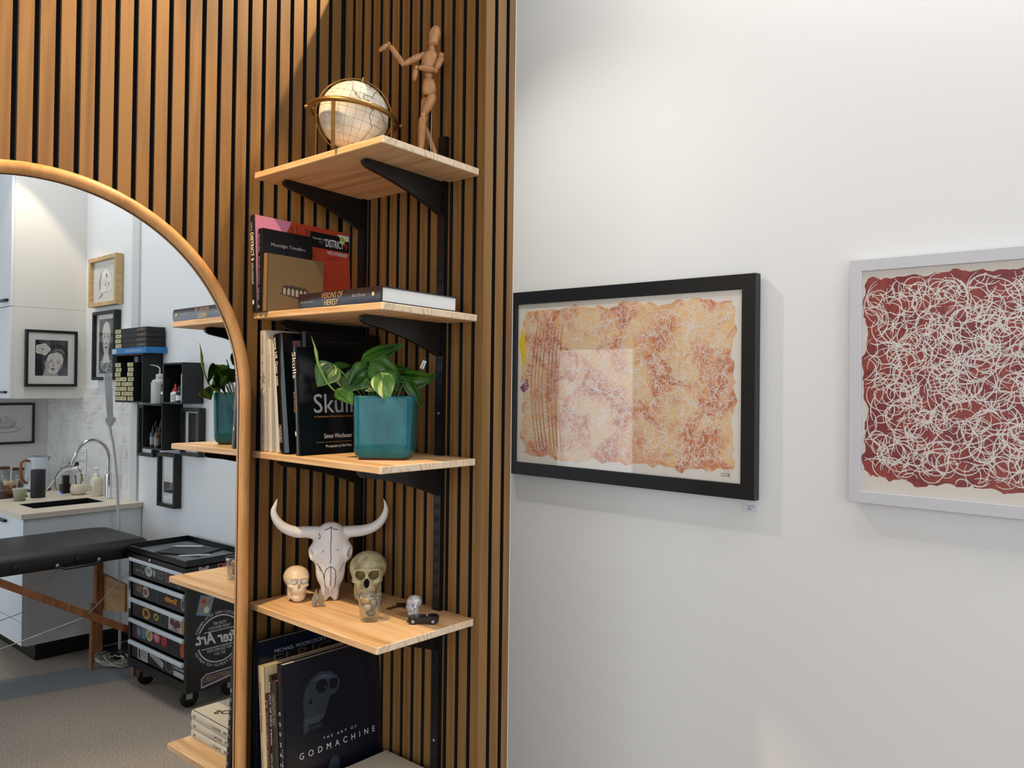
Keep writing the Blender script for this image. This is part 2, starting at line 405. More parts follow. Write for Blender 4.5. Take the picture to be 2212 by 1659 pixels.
for i, M in enumerate(SHM):
    b = MB()
    xa, xb, D = .0333, .5389, .287+(.0033, -.001, -.0021, 0, 0)[i]
    out = [(xa, -D+.003), (xa+.003, -D), (xb-.004, -D), (xb, -D+.004), (xb, -.006), (xb-.004, -.001)]
    for ra, rb in reversed(RAILX): out += [(rb+.003, -.001), (rb+.003, -.0165), (ra-.003, -.0165), (ra-.003, -.001)]
    out += [(xa, -.001)]
    n = len(out)
    e = .0016
    ins = [(min(max(x, xa+e), xb-e), max(y, -D+e)) for x, y in out]
    b.add([(x, y, -TH) for x, y in ins]+[(x, y, -TH+e) for x, y in out]+[(x, y, -e) for x, y in out]+[(x, y, 0) for x, y in ins],
          [tuple(range(n-1, -1, -1)), tuple(range(3*n, 4*n))], 0)
    v0 = len(b.v)-4*n
    for k in range(n):
        j = (k+1) % n
        for a in range(3):
            b.f.append([v0+a*n+k, v0+a*n+j, v0+(a+1)*n+j, v0+(a+1)*n+k])
            b.m.append(1 if (out[k][0] > xb-.0045 and out[j][0] > xb-.0045) else 0); b.s.append(False)
    o = b.build('shelf_board', [M_PINE, M_PINE_END]); o.matrix_world = M
    tag(o, 'pale pine shelf board, the %s of the corner shelves, %s' % (slab[i], hold[i]), 'shelf')
for i, M in enumerate(SHM):
    for r, (xa, xb) in enumerate(RAILX):
        c = (xa+xb)/2; b = MB()
        prof = [(-.0145, -.0005), (-.236, -.0005), (-.247, -.003), (-.2505, -.009), (-.2475, -.0155), (-.236, -.021), (-.19, -.0285), (-.12, -.045), (-.05, -.068), (-.0145, -.082)]
        b.T = plane((c-.0055, 0, -TH), (0, 1, 0), (0, 0, 1)); b.prism(prof, 0, .011, 0)
        o = b.build('shelf_bracket', M_BLACK); o.matrix_world = M
        m = o.data
        bv = o.modifiers.new('b', 'BEVEL'); bv.width = .0025; bv.segments = 2; bv.limit_method = 'ANGLE'
        tag(o, 'black metal bracket under the %s corner shelf on the %s upright' % (slab[i], ('corner', 'right hand')[r]), 'shelf bracket')

# ------------------------------------------------------------------ arched mirror
MIR = plane((.0, 0, 0), (0, 1, 0), (0, 0, 1))
tilt = -math.atan(.00684); my = -.00145
MM = T((.08059, 0, 0)) @ RY(tilt) @ RZ(-math.atan(my))
t = thing('arched_mirror', 'tall arched mirror with a rounded ash wood frame leaning on the slatted wall', 'mirror', MM)
cy_, cz_, Ri = -.787, 1.620, .446
def arch(r, n=64, zb=.03):
    p = [(cy_+r, zb), (cy_+r, .9)]+[(cy_+r*math.cos(math.pi*k/n), cz_+r*math.sin(math.pi*k/n)) for k in range(n+1)]+[(cy_-r, .9), (cy_-r, zb)]
    return p
b = MB(); b.T = plane((0, 0, 0), (0, 1, 0), (0, 0, 1)); b.flat(arch(Ri+.004), 0.)
mm = mat('mirror_silver', '#dde3e7', .0, 1.)
b.build('mirror_glass', mm, t)
b = MB(); b.T = plane((0, 0, 0), (0, 1, 0), (0, 0, 1)); b.prism(arch(Ri+.006), -.008, -.0008); b.build('backing_board', mat('backing', '#3a2f26', .8), t)
b = MB()
prof = [(0, -.034), (0, .010), (.0015, .0135), (.006, .0155), (.013, .0165), (.020, .0145), (.0255, .009), (.0275, 0), (.0275, -.034)]  # (outward, toward room)
A = [arch(Ri+o_) for o_, _ in prof]; n = len(A[0])
v = []; f = []
for pi_, (o_, x_) in enumerate(prof):
    for k in range(n):
        yy, zz = A[pi_][k]; v.append((x_, yy, zz))
np_ = len(prof)
for p_ in range(np_):
    q_ = (p_+1) % np_
    for k in range(n-1): f.append((p_*n+k, p_*n+k+1, q_*n+k+1, q_*n+k))
b.add(v, f, 0, True); b.add(v[0::n], [tuple(range(np_))], 0); b.add(v[n-1::n], [tuple(range(np_))], 0)
b.box(-.034, .014, cy_-Ri-.0275, cy_+Ri+.0275, 0.002, .032, 0, .003)
b.build('frame', M_FRAME, t)
# thin dark strip painting in the shade of the gap between glass and frame
b = MB(); P1_, P2_ = arch(Ri-.0015), arch(Ri+.001)
v = [(.0006, y, z) for y, z in P1_]+[(.0006, y, z) for y, z in P2_]
b.add(v, [(k, k+1, n+k+1, n+k) for k in range(n-1)]); b.build('gap_shade', mat('gap_shade_brown', '#1d140d', .6), t)

# ------------------------------------------------------------------ paintings on the back wall
def picture(name, label, cat, M, w, h, bar, depth, fm, art, matw=0., matm=None, recess=.006, glass=True, group=None, setback=.004):
    """M: local xy = picture plane, +z towards the viewer, origin lower left, back at z=0"""
    t = thing(name, label, cat, M, group)
    b = MB()
    o = rect(0, 0, w, h); i = rect(bar, bar, w-bar, h-bar); e = .0012
    oi = rect(e, e, w-e, h-e); ii = rect(bar-e, bar-e, w-bar+e, h-bar+e)
    L = [[(x, y, setback) for x, y in o], [(x, y, depth-e) for x, y in o], [(x, y, depth) for x, y in oi], [(x, y, depth) for x, y in ii], [(x, y, depth-e) for x, y in i], [(x, y, setback) for x, y in i]]
    v = [p for l in L for p in l]; f = []
    for a in range(6):
        c = (a+1) % 6
        for k in range(4): f.append((a*4+k, a*4+(k+1) % 4, c*4+(k+1) % 4, c*4+k))
    b.add(v, f, 0); b.build('frame', fm, t)
    zb = depth-recess-.004
    b = MB(); b.box(bar-.001, w-bar+.001, bar-.001, h-bar+.001, 0, zb, 0); b.build('backing', matm or mat('mat_board', '#e4e4e2', .8), t)
    if glass: b = MB(); b.box(bar-.0005, w-bar+.0005, bar-.0005, h-bar+.0005, depth-recess, depth-recess+.002); b.build('glass', M_PANE, t)
    art(t, zb)
    return t
def wobble(x0, y0, x1, y1, amp, step, rnd, k=3):
    def noise(n):
        a = [rnd.uniform(-1, 1) for _ in range(n+1)]; return a
    P = []
    for (ax, ay, bx, by, nx, ny) in ((x0, y0, x1, y0, 0, -1), (x1, y0, x1, y1, 1, 0), (x1, y1, x0, y1, 0, 1), (x0, y1, x0, y0, -1, 0)):
        L = math.hypot(bx-ax, by-ay); n = int(L/step); ph = [rnd.uniform(0, 6.28) for _ in range(6)]; last = 0
        for i in range(n):
            s = i*step
            d = .5*math.sin(s*28+ph[0])+.35*math.sin(s*61+ph[1])+.25*math.sin(s*117+ph[2])
            if rnd.random() < .25: last = rnd.uniform(-.5, .5)
            d = (d+last)*amp; e = min(i, n-i)/max(1, n)*12; d -= amp*1.6*max(0, 1-e)
            P.append((ax+(bx-ax)*i/n+nx*d, ay+(by-ay)*i/n+ny*d))
    return P
def fan(b, P, z, mi):
    cx = sum(p[0] for p in P)/len(P); cy = sum(p[1] for p in P)/len(P); n = len(P); P = sorted(P, key=lambda p: math.atan2(p[1]-cy, p[0]-cx))
    b.add([(cx, cy, z)]+[(x, y, z) for x, y in P], [(0, 1+k, 1+(k+1) % n) for k in range(n)], mi)
def inside(p, poly):
    c = False; x, y = p; j = len(poly)-1
    for i in range(len(poly)):
        xi, yi = poly[i]; xj, yj = poly[j]
        if (yi > y) != (yj > y) and x < (xj-xi)*(y-yi)/(yj-yi)+xi: c = not c
        j = i
    return c
def squiggles(b, n, x0, y0, x1, y1, rmin, rmax, wmin, wmax, z, rnd, poly, mi=0):
    xs = [p[0] for p in poly]; ys = [p[1] for p in poly]
    nx = max(1, int(math.sqrt(n*(x1-x0)/(y1-y0)))); ny = int(n/nx)+1
    for q_ in range(nx*ny):
        cx = x0+(x1-x0)*((q_ % nx)+rnd.uniform(-.3, 1.3))/nx; cy = y0+(y1-y0)*((q_//nx)+rnd.uniform(-.3, 1.3))/ny
        a = rnd.uniform(0, 6.283); r = rnd.uniform(rmin, rmax); cur = rnd.choice((-1, 1))/r*rnd.uniform(.7, 1.3); L = r*rnd.uniform(1.4, 3.2); m = 14
        x, y = cx, cy; P = []; dcur = rnd.uniform(-.6, .6)*cur
        for i in range(m):
            P.append((x, y)); a += cur*L/m; cur += dcur/m; x += math.cos(a)*L/m; y += math.sin(a)*L/m
        P = [p for p in P if x0 < p[0] < x1 and y0 < p[1] < y1]
        if len(P) < 5 or not all(inside(p_, poly) for p_ in P[::3]+P[-1:]): continue
        wd = rnd.uniform(wmin, wmax); z += 2e-7
        b.ribbon(P, [wd*(.45+.55*math.sin(math.pi*(i+.5)/len(P))) for i in range(len(P))], z, mi)
def paintmat(name, cols, scale, rough=.55):
    m = mat(name, cols[len(cols)//2], rough)
    c = coords(m, scale); n = nn(m, 'ShaderNodeTexNoise', Scale=1.0, Detail=5, Roughness=.62, Distortion=.8); ln(m, c, n.inputs['Vector'])
    v = nn(m, 'ShaderNodeTexVoronoi', Scale=1.6); ln(m, c, v.inputs['Vector'])
    a = nn(m, 'ShaderNodeSeparateColor'); ln(m, v.outputs['Color'], a.inputs[0])
    x = nn(m, 'ShaderNodeMath', operation='MULTIPLY_ADD'); ln(m, a.outputs[0], x.inputs[0]); x.inputs[1].default_value = .10; ln(m, n.outputs[0], x.inputs[2])
    k = len(cols); r = ramp(m, [(.34+.36*i/(k-1), c_) for i, c_ in enumerate(cols)], x.outputs[0])
    ln(m, r.outputs[0], m.node_tree.nodes['Principled BSDF'].inputs['Base Color']); return m
M_ORANGE = paintmat('orange_wash', ['#f3dcc6', '#f0c8a0', '#f3cf95', '#ebb98f', '#e4a273', '#c9744e', '#eab998'], (7, 7, 3.5))
M_RED = paintmat('oxblood_wash', ['#8a3a3e', '#96393a', '#80343c', '#9c423c', '#a64c42', '#8a363e'], (9, 9, 9))
M_INKW = mat('white_line_paint', '#f8f1ea', .5)
M_PAPERW = mat('art_paper', '#ece5da', .8)
def art1(t, zb):
    rnd = random.Random(3); w, h = 1.029, .695
    b = MB(); b.flat(rect(.047, .047, w-.047, h-.047), zb+.0004); b.build('paper', M_PAPERW, t)
    poly = wobble(.075, .075, w-.075, h-.072, .011, .006, rnd)
    b = MB(); fan(b, poly, zb+.0008, 0)
    squiggles(b, 2900, .06, .06, w-.06, h-.06, .010, .028, .0011, .0019, zb+.0012, rnd, poly, 1)
    # yellow reflection painted in, violet corner stroke, long strokes on the left side
    b.flat([(.054, .50), (.068, .56), (.083, .53), (.088, .46), (.092, .40), (.075, .37), (.07, .43)], zb+.001, 2)
    b.flat([(.060, .33), (.10, .37), (.105, .33), (.078, .31)], zb+.001, 3)
    for k in range(16):
        x = .115+k*.0085; P = [(x+.045*abs((j/14)-.42)*(-1)**(k % 2)*.3+.03*math.sin(j/14*3.1)*(-1 if k < 8 else -.6)+.03, .1+.47*j/14) for j in range(15)]
        b.ribbon(P, .0016, zb+.0022, 4)
    b.T = T((w-.115, .065, zb+.003)); b.text('CCB', h=.011, mi=5)
    b.build('painting', [M_ORANGE, M_INKW, mat('yellow_reflection', '#f2d01e', .5), mat('violet_paint', '#8d4a6b', .5), mat('ochre_paint', '#d98d5c', .5), mat('pencil', '#3c3732', .7)], t)
picture('framed_painting', 'large black-framed orange painting of looping white lines beside the slatted wall', 'painting', MY((-.257, .995, 1.312)), 1.029, .695, .047, .035, M_BLACK, art1, matm=M_PAPERW)
def art2(t, zb):
    rnd = random.Random(5); w, h = .74, .68
    b = MB(); b.flat(rect(.033, .033, w-.033, h-.033), zb+.0004); b.build('paper', M_PAPERW, t)
    poly = wobble(.040, .068, w-.04, h-.052, .009, .006, rnd)
    b = MB(); fan(b, poly, zb+.0008, 0)
    squiggles(b, 1500, .034, .04, w-.034, h-.04, .018, .055, .0020, .0034, zb+.0012, rnd, poly, 1)
    b.build('painting', [M_RED, mat('pale_line_paint', '#eee7e0', .5)], t)
picture('framed_painting', 'white-framed dark red painting of thick looping pale lines at the right edge of the photo', 'painting', MY((1.053, .995, 1.34)), .74, .68, .033, .03, mat('white_frame', '#cdcdd2', .45), art2, matm=M_PAPERW)
b = MB(); b.T = MY((.712, .9988, 1.270)); b.T = plane((.712, .9988, 1.270), (1, 0, 0), (0, 0, 1)); b.box(0, .05, 0, .026, -.001, 0, 0)
b.T = plane((.732, .9975, 1.286), (1, 0, 0), (0, 0, 1)); b.text('No. 797', h=.0045, mi=1); b.T = plane((.734, .9975, 1.277), (1, 0, 0), (0, 0, 1)); b.text('$800', h=.0045, mi=1)
tag(b.build('price_label', [mat('label_card', '#dcdce4', .6), mat('grey_ink', '#55555c', .7)]), 'small white price label on the wall under the black-framed painting', 'label')
# ------------------------------------------------------------------ books
def book(name, label, M, t, d, h, cover, pages='#ddd8cf', front=None, spine=None, soft=False, rough=.35, spinecol=None, cat='book', back=None, group=None, shade=.0):
    """local frame: thickness +x (front cover looks to +x), spine at y=0 looking to -y, height +z"""
    r = thing(name, label, cat, M, group)
    cov = cover if not isinstance(cover, str) else mat('cover_'+cover.strip('#'), cover, rough)
    c = .0012 if soft else .0026; o = 0 if soft else .003
    b = MB()
    b.box(t-c, t, 0, d, 0, h, 0); b.box(0, c, 0, d, 0, h, 0)
    # rounded spine
    n = 8; P = [(t*k/n, -(.0012 if soft else .0032)*math.sin(math.pi*k/n)) for k in range(n+1)]+[(t, c), (0, c)]
    b.prism(P, 0, h, 1, smooth=False)
    ms = [cov, cov if spinecol is None else mat('cover_'+spinecol.strip('#'), spinecol, rough)]
    b.build('cover', ms, r)
    b = MB(); b.box(c, t-c, c, d-o, o, h-o, 0); b.build('pages', mat('pages_'+pages.strip('#'), pages, .85), r)
    e = .0003
    if front:
        b = MB(); b.T = PX((t+e, 0, 0)); mats = front(b, d, h); b.build('cover_print', mats, r)
    if spine:
        b = MB(); b.T = plane((t/2, -.0036 if not soft else -.0016, h), (0, 0, -1), (1, 0, 0)); mats = spine(b, t, h); b.build('spine_print', mats, r)
    return r
def at(b, x, y, z=.0001, rot=0, base=[None]):
    return T((x, y, z)) @ RZ(rot)
def put(b, base, x, y, s, w=None, h=None, mi=0, rot=0, align='L', bold=0., shear=0., space=1., z=.0001):
    b.T = base @ T((x, y, z)) @ RZ(rot); b.text(s, w=w, h=h, mi=mi, align=align, bold=bold, shear=shear, space=space); b.T = base
W_INK = mat('white_ink', '#d8d8d8', .5); SILV = mat('silver_ink', '#9aa0a6', .4); GOLD = mat('gold_ink', '#c9a96a', .4); BLK = mat('black_ink', '#0a0a0a', .5)
CREAM = mat('cream_ink', '#e3d6bb', .5)
# --- second shelf
S2 = SHM[1]
def f_d9(b, d, h):
    B = b.T
    b.flat(rect(0, 0, .018, h), .0, 1); b.flat(rect(.0, h-.06, .075, h), .00005, 1)
    b.flat([(.018, h-.06), (.075, h-.06), (.105, h), (.018, h)], .00006, 1)
    # flying machine silhouette
    b.flat([(.075, .17), (.075, .208), (.083, .214), (.092, .206), (.118, .211), (.137, .203), (.165, .182), (.165, .16)], .0001, 2)
    for x in (.108, .122, .150, .158): b.ribbon([(x, .205), (x-.004, .236)], .0016, .00015, 2)
    for x in (.098, .122, .141): b.flat([(x, .196), (x+.012, .203), (x+.018, .19), (x+.008, .186)], .00025, 3)
    b.flat(rect(.16, .190, d-.001, .232), .0003, 2)
    b.flat([(.245, .237), (d-.001, .237), (d-.001, .222), (.262, .222)], .0004, 3)
    b.flat(ell(.262, .221, .009, .011, 16), .0005, 4)
    put(b, B, .166, .212, 'THE ART OF', w=.040, mi=3, z=.0005); put(b, B, .186, .204, 'FILM', w=.012, mi=5, z=.0005)
    put(b, B, .207, .197, 'DISTRICT', w=.058, h=.022, mi=3, bold=.02, z=.0006)
    put(b, B, .267, .197, '9', h=.018, mi=6, bold=.02, z=.0006)
    put(b, B, .211, .176, 'WETA WORKSHOP', w=.066, h=.010, mi=3, bold=.01, z=.0006)
    for k, s in enumerate(('INTRODUCTION BY THE DIRECTOR AND', 'THE DESIGN TEAM OF THE FILM', 'WORDS AND PICTURES')): put(b, B, .211, .170-k*.004, s, h=.0017, mi=2, z=.0006)
    return [mat('d9_orange', '#b8452a', .35), mat('d9_pink', '#d98aa6', .35), BLK, W_INK, mat('d9_green', '#a5b03a', .4), SILV, mat('d9_red', '#b3262b', .4)]
def s_d9(b, t, h):
    B = b.T
    put(b, B, .018, -.003, 'THE ART OF', h=.005, w=.022, mi=0); put(b, B, .045, -.006, 'DISTRICT 9', w=.072, h=.013, mi=1, bold=.02); put(b, B, .122, -.004, 'WETA WORKSHOP', w=.055, h=.007, mi=0)
    b.flat(ell(.222, .0, .006, .004), .0002, 0)
    return [W_INK, CREAM]
book('art_book', 'landscape orange, pink and black art book standing against the slatted wall on the second shelf', S2 @ T((.036, -.290, 0)) @ RY(-.12), .021, .284, .246, '#b8452a', front=f_d9, spine=s_d9, spinecol='#12161c')
def f_ml(b, d, h):
    B = b.T; put(b, B, .022, .163, 'Moonlight Travellers', w=.098, mi=0)
    put(b, B, .050, .137, 'Y', h=.010, mi=0); b.ribbon([(.047, .134), (.053, .137), (.060, .134)], .001, .0002, 0); b.flat(ell(.098, .141, .0045, .0045), .0001, 0); return [SILV]
def s_ml(b, t, h):
    B = b.T; put(b, B, .014, -.004, 'Quentin Blake', w=.046, mi=0, shear=.3); put(b, B, .07, -.004, 'Moonlight Travellers', w=.07, mi=0); put(b, B, .148, -.004, 'Will Self', w=.03, mi=0, shear=.2)
    b.flat([(.190, 0), (.195, .003), (.200, 0), (.195, -.004)], .0001, 0); return [SILV]
book('art_book', 'black book with small grey lettering standing before the orange art book', S2 @ T((.0585, -.290, 0)) @ RY(-.066), .0245, .140, .207, '#0d0f16', front=f_ml, spine=s_ml)
def f_br(b, d, h):
    B = b.T
    b.flat([(.036, .048), (.058, .044), (.095, .038), (.124, .036), (.117, .041), (.117, .062), (.108, .068), (.098, .067), (.094, .071), (.09, .068), (.074, .070), (.07, .073), (.066, .069), (.047, .069), (.043, .063), (.042, .051)], .0, 0)
    for k in range(6):
        x = .049+k*.0118; b.flat([(x-.0038, .047-k*.0009), (x+.0038, .0465-k*.0009), (x+.0038, .060-k*.0005), (x, .0645-k*.0005), (x-.0038, .060-k*.0005)], .0002, 1)
    return [mat('engraving_dark', '#332c27', .6), mat('engraving_grey', '#9c948a', .6)]
book('art_book', 'small olive brown book with a tiny engraved ruin on its cover', S2 @ T((.0845, -.292, 0)) @ RY(-.03), .0165, .162, .143, '#6d5a3c', pages='#b99a63', front=f_br, rough=.6, spinecol='#7c5a30')
def f_vh(b, d, h):
    b.flat(rect(.004, .004, d-.004, h-.004), 0, 0); return [mat('vh_cover', '#3a2524', .3)]
def s_vh(b, t, h):
    B = b.T; put(b, B, .012, -.006, 'THE HORUS HERESY', w=.052, mi=0); put(b, B, .094, .001, 'VISIONS OF', w=.080, h=.0125, mi=1, shear=.15); put(b, B, .106, -.0145, 'HERESY', w=.052, h=.0125, mi=2)
    put(b, B, .206, -.002, 'Alan Merrett', w=.048, h=.007, mi=0, shear=.2); b.flat(ell(.280, .001, .0045, .0045, 12), .0001, 2); return [SILV, mat('copper_ink', '#b98a52', .4), mat('pale_gold_ink', '#d8c08a', .4)]
VM = S2 @ T((.5335, -.284, .0003)) @ Matrix(((0, 0, -1, 0), (0, 1, 0, 0), (1, 0, 0, 0), (0, 0, 0, 1)))
book('art_book', 'thick dark art book lying flat at the front of the second shelf', VM, .034, .218, .304, '#241a1e', pages='#e4e3e0', front=f_vh, spine=s_vh, rough=.25)

# --- third shelf
S3 = SHM[2]
def s_p1(b, t, h):
    B = b.T; put(b, B, .012, -.003, 'SCOTT CAMPBELL', w=.05, h=.004, mi=0); put(b, B, .078, -.003, 'IF I', w=.012, h=.004, mi=0); rnd = random.Random(2)
    for k in range(26):
        x = .10+rnd.random()*.075; y = rnd.uniform(-.010, .010); b.ribbon([(x+rnd.uniform(-.008, .008), y+rnd.uniform(-.004, .004)), (x, y), (x+rnd.uniform(-.007, .007), y+rnd.uniform(-.005, .005))], rnd.uniform(.0006, .0016), .0002+k*1e-6, 0)
    b.ribbon([(.19, -.011), (.19, .011)], .0005, .0002, 0); put(b, B, .235, -.003, 'DOROW', w=.024, h=.005, mi=0); put(b, B, .272, -.003, '69', h=.006, mi=0); return [mat('brown_ink', '#30251f', .6)]
book('paperback_book', 'tall pale paperback with sketches on its spine at the left end of the third shelf', S3 @ T((.050, -.270, 0)) @ RY(-.040), .026, .235, .300, '#c3b7a6', pages='#bdb4a6', spine=s_p1, soft=True, rough=.6)
def s_p2(b, t, h):
    B = b.T; put(b, B, .034, -.002, 'THE FLORIN SKETCHBOOK', w=.085, h=.004, mi=0); b.ribbon([(.02, -.003), (.026, .003), (.03, -.001)], .0008, .0002, 0); return [mat('faded_ink', '#6a5f52', .6)]
book('paperback_book', 'cream paperback with faint spine lettering, second from the left on the third shelf', S3 @ T((.0804, -.266, 0)) @ RY(-.055), .0155, .22, .277, '#cfc6b6', pages='#c9bfae', spine=s_p2, soft=True, rough=.6)
book('paperback_book', 'thin pale grey paperback leaning against the thick black plastic-wrapped book', S3 @ T((.1018, -.262, 0)) @ RY(-.075), .0088, .20, .270, '#a9a294', pages='#b9b3a6', soft=True, rough=.6)
book('paperback_book', 'plain cream paperback without lettering, squeezed beside the thick black plastic-wrapped book', S3 @ T((.1176, -.268, 0)) @ RY(-.10), .0135, .20, .266, '#cbc2b2', pages='#c2b8a8', soft=True, rough=.6)
def s_g(b, t, h):
    B = b.T; put(b, B, .008, -.016, 'www HR Giger com', w=.118, h=.014, mi=0, bold=.015, space=1.05)
    B2 = B; b.ribbon([(.222, -.018), (.264, -.018), (.264, -.004), (.222, -.004), (.222, -.018)], .001, .0002, 0); put(b, B2, .225, -.015, 'TASCHEN', w=.036, h=.008, mi=0); return [CREAM]
book('art_book', 'thick black glossy plastic-wrapped book tilting left on the third shelf', S3 @ T((.1425, -.272, 0)) @ RY(-.140), .0380, .19, .290, mat('wrapped_black', '#0a0d10', .12), pages='#1c2a2c', spine=s_g)
b = MB(); b.prism([(0, 0), (.004, 0), (.006, .20), (0, .20)], 0, .27); b = MB()
b.add([(0, 0, 0), (.002, 0, 0), (.002, .19, 0), (0, .19, 0), (0, 0, .275), (.013, 0, .275), (.013, .19, .275), (0, .19, .275)], [(0, 3, 2, 1), (4, 5, 6, 7), (0, 1, 5, 4), (1, 2, 6, 5), (2, 3, 7, 6), (3, 0, 4, 7)])
o = b.build('magazine', mat('mauve_paper', '#6b4742', .6)); o.matrix_world = S3 @ T((.1812, -.245, 0)) @ RY(-.14)
tag(o, 'thin mauve brown booklet wedged between the two black books on the third shelf', 'magazine')
def f_big(b, d, h):
    B = b.T; b.ribbon([(.045, h-.028), (.045, h-.024), (.17, h-.024)], .0006, .0001, 0); return [mat('grey_foil', '#4b4f55', .4)]
book('art_book', 'tallest plain black book behind the skull photo book', S3 @ T((.1845, -.232, 0)) @ RY(-.098), .0235, .222, .296, '#08090c', front=f_big)
def f_sk(b, d, h):
    B = b.T
    b.flat(ell(.098, .196, .022, .020, 20), .0, 2); b.flat(ell(.116, .178, .014, .012, 16), .00005, 2)
    put(b, B, .040, .098, 'Skulls', w=.138, h=.046, mi=0, bold=.004); put(b, B, .040, .086, 'An Exploration of Alan Dudley\'s Collection', w=.115, h=.006, mi=1)
    put(b, B, .066, .037, 'Simon Winchester', w=.082, h=.011, mi=3); put(b, B, .045, .026, 'Bestselling author of The Professor and the Madman', w=.10, h=.003, mi=1); put(b, B, .070, .013, 'Photography by Nick Mann', w=.075, h=.008, mi=3)
    return [SILV, mat('amber_ink', '#b98a45', .4), mat('skull_photo', '#77736c', .5), W_INK]
def s_sk(b, t, h):
    B = b.T; put(b, B, .012, -.006, 'Skulls', w=.062, h=.015, mi=0); put(b, B, .062, .0035, 'An Exploration of Alan Dudley\'s Curious Collection', w=.094, h=.0042, mi=1); put(b, B, .106, -.0055, 'Simon Winchester', w=.05, h=.0058, mi=1)
    b.flat([(.198, -.003), (.203, .001), (.209, .001), (.211, -.003), (.204, -.005)], .0001, 0); return [CREAM, mat('amber_ink', '#b98a45', .4)]
book('art_book', 'glossy black skull photo book standing behind the teal pot', S3 @ T((.2085, -.272, 0)) @ RY(-.096) , .0205, .190, .256, mat('wrapped_dark', '#0b0d12', .16), front=f_sk, spine=s_sk)

# --- lowest shelf
S5 = SHM[4]
def f_el(b, d, h):
    B = b.T; put(b, B, .045, h-.036, 'MICHAEL MOORCOCK\'S', w=.150, h=.0095, mi=0); put(b, B, .042, h-.064, 'ELRIC', w=.17, h=.024, mi=1); return [SILV, mat('dim_gold', '#4c4630', .5)]
def s_el(b, t, h):
    B = b.T; put(b, B, .02, -.003, 'THE MICHAEL MOORCOCK LIBRARY', w=.17, h=.0045, mi=0); put(b, B, .21, -.003, 'ELRIC', w=.03, h=.005, mi=0); return [mat('dim_silver', '#5c6068', .5)]
book('art_book', 'tallest dark blue book at the left end of the lowest shelf', S5 @ T((.062, -.284, 0)) @ RY(-.012), .019, .272, .374, '#0c1220', front=f_el, spine=s_el, rough=.3)
def s_w(b, t, h):
    B = b.T; put(b, B, .035, -.003, 'White Cloud Worlds', w=.12, h=.007, mi=0); put(b, B, .195, -.003, 'Edited by Paul Tobin', w=.07, h=.0045, mi=0); return [mat('brown_ink', '#30251f', .6)]
book('art_book', 'cream hardback with brown spine lettering on the lowest shelf', S5 @ T((.112, -.286, 0)) @ RY(-.0975), .026, .26, .322, '#c2b08c', pages='#c8bda4', spine=s_w, rough=.55)
def s_h(b, t, h):
    B = b.T; b.flat(ell(.022, 0, .009, .0055, 20), 0, 0); b.flat(ell(.022, 0, .006, .003, 20), .0001, 1); put(b, B, .040, -.0045, 'THE HOBBIT SKETCHBOOK', w=.185, h=.0085, mi=0); return [mat('tan_ink', '#a98f77', .5), mat('maroon', '#3b1c16', .5)]
book('art_book', 'shorter maroon sketchbook beside the cream hardback on the lowest shelf', S5 @ T((.1395, -.285, 0)) @ RY(-.097), .0155, .21, .262, '#3b1c16', spine=s_h, rough=.5)
def s_t1(b, t, h):
    B = b.T; put(b, B, .012, -.003, 'The Art of Film Magic', w=.15, h=.0065, mi=0, bold=.02); put(b, B, .18, -.003, 'WETA 20 YEARS', w=.06, h=.005, mi=0); return [W_INK]
book('art_book', 'thin dark book with white spine lettering between the sketchbook and the fantasy book', S5 @ T((.1565, -.283, 0)) @ RY(-.095), .0095, .20, .309, '#1b1511', spine=s_t1, rough=.5)
def s_t2(b, t, h):
    B = b.T; b.ribbon([(.03, -.007), (.105, -.007), (.105, .007), (.03, .007), (.03, -.007)], .0006, .0001, 0); put(b, B, .033, -.005, 'FANTASTIC ART', w=.069, h=.010, mi=0); return [mat('tan_ink', '#a98f77', .5)]
book('art_book', 'brown book with a boxed spine title left of the big navy skull book', S5 @ T((.167, -.284, 0)) @ RY(-.092), .019, .20, .300, '#33281f', spine=s_t2, rough=.5)
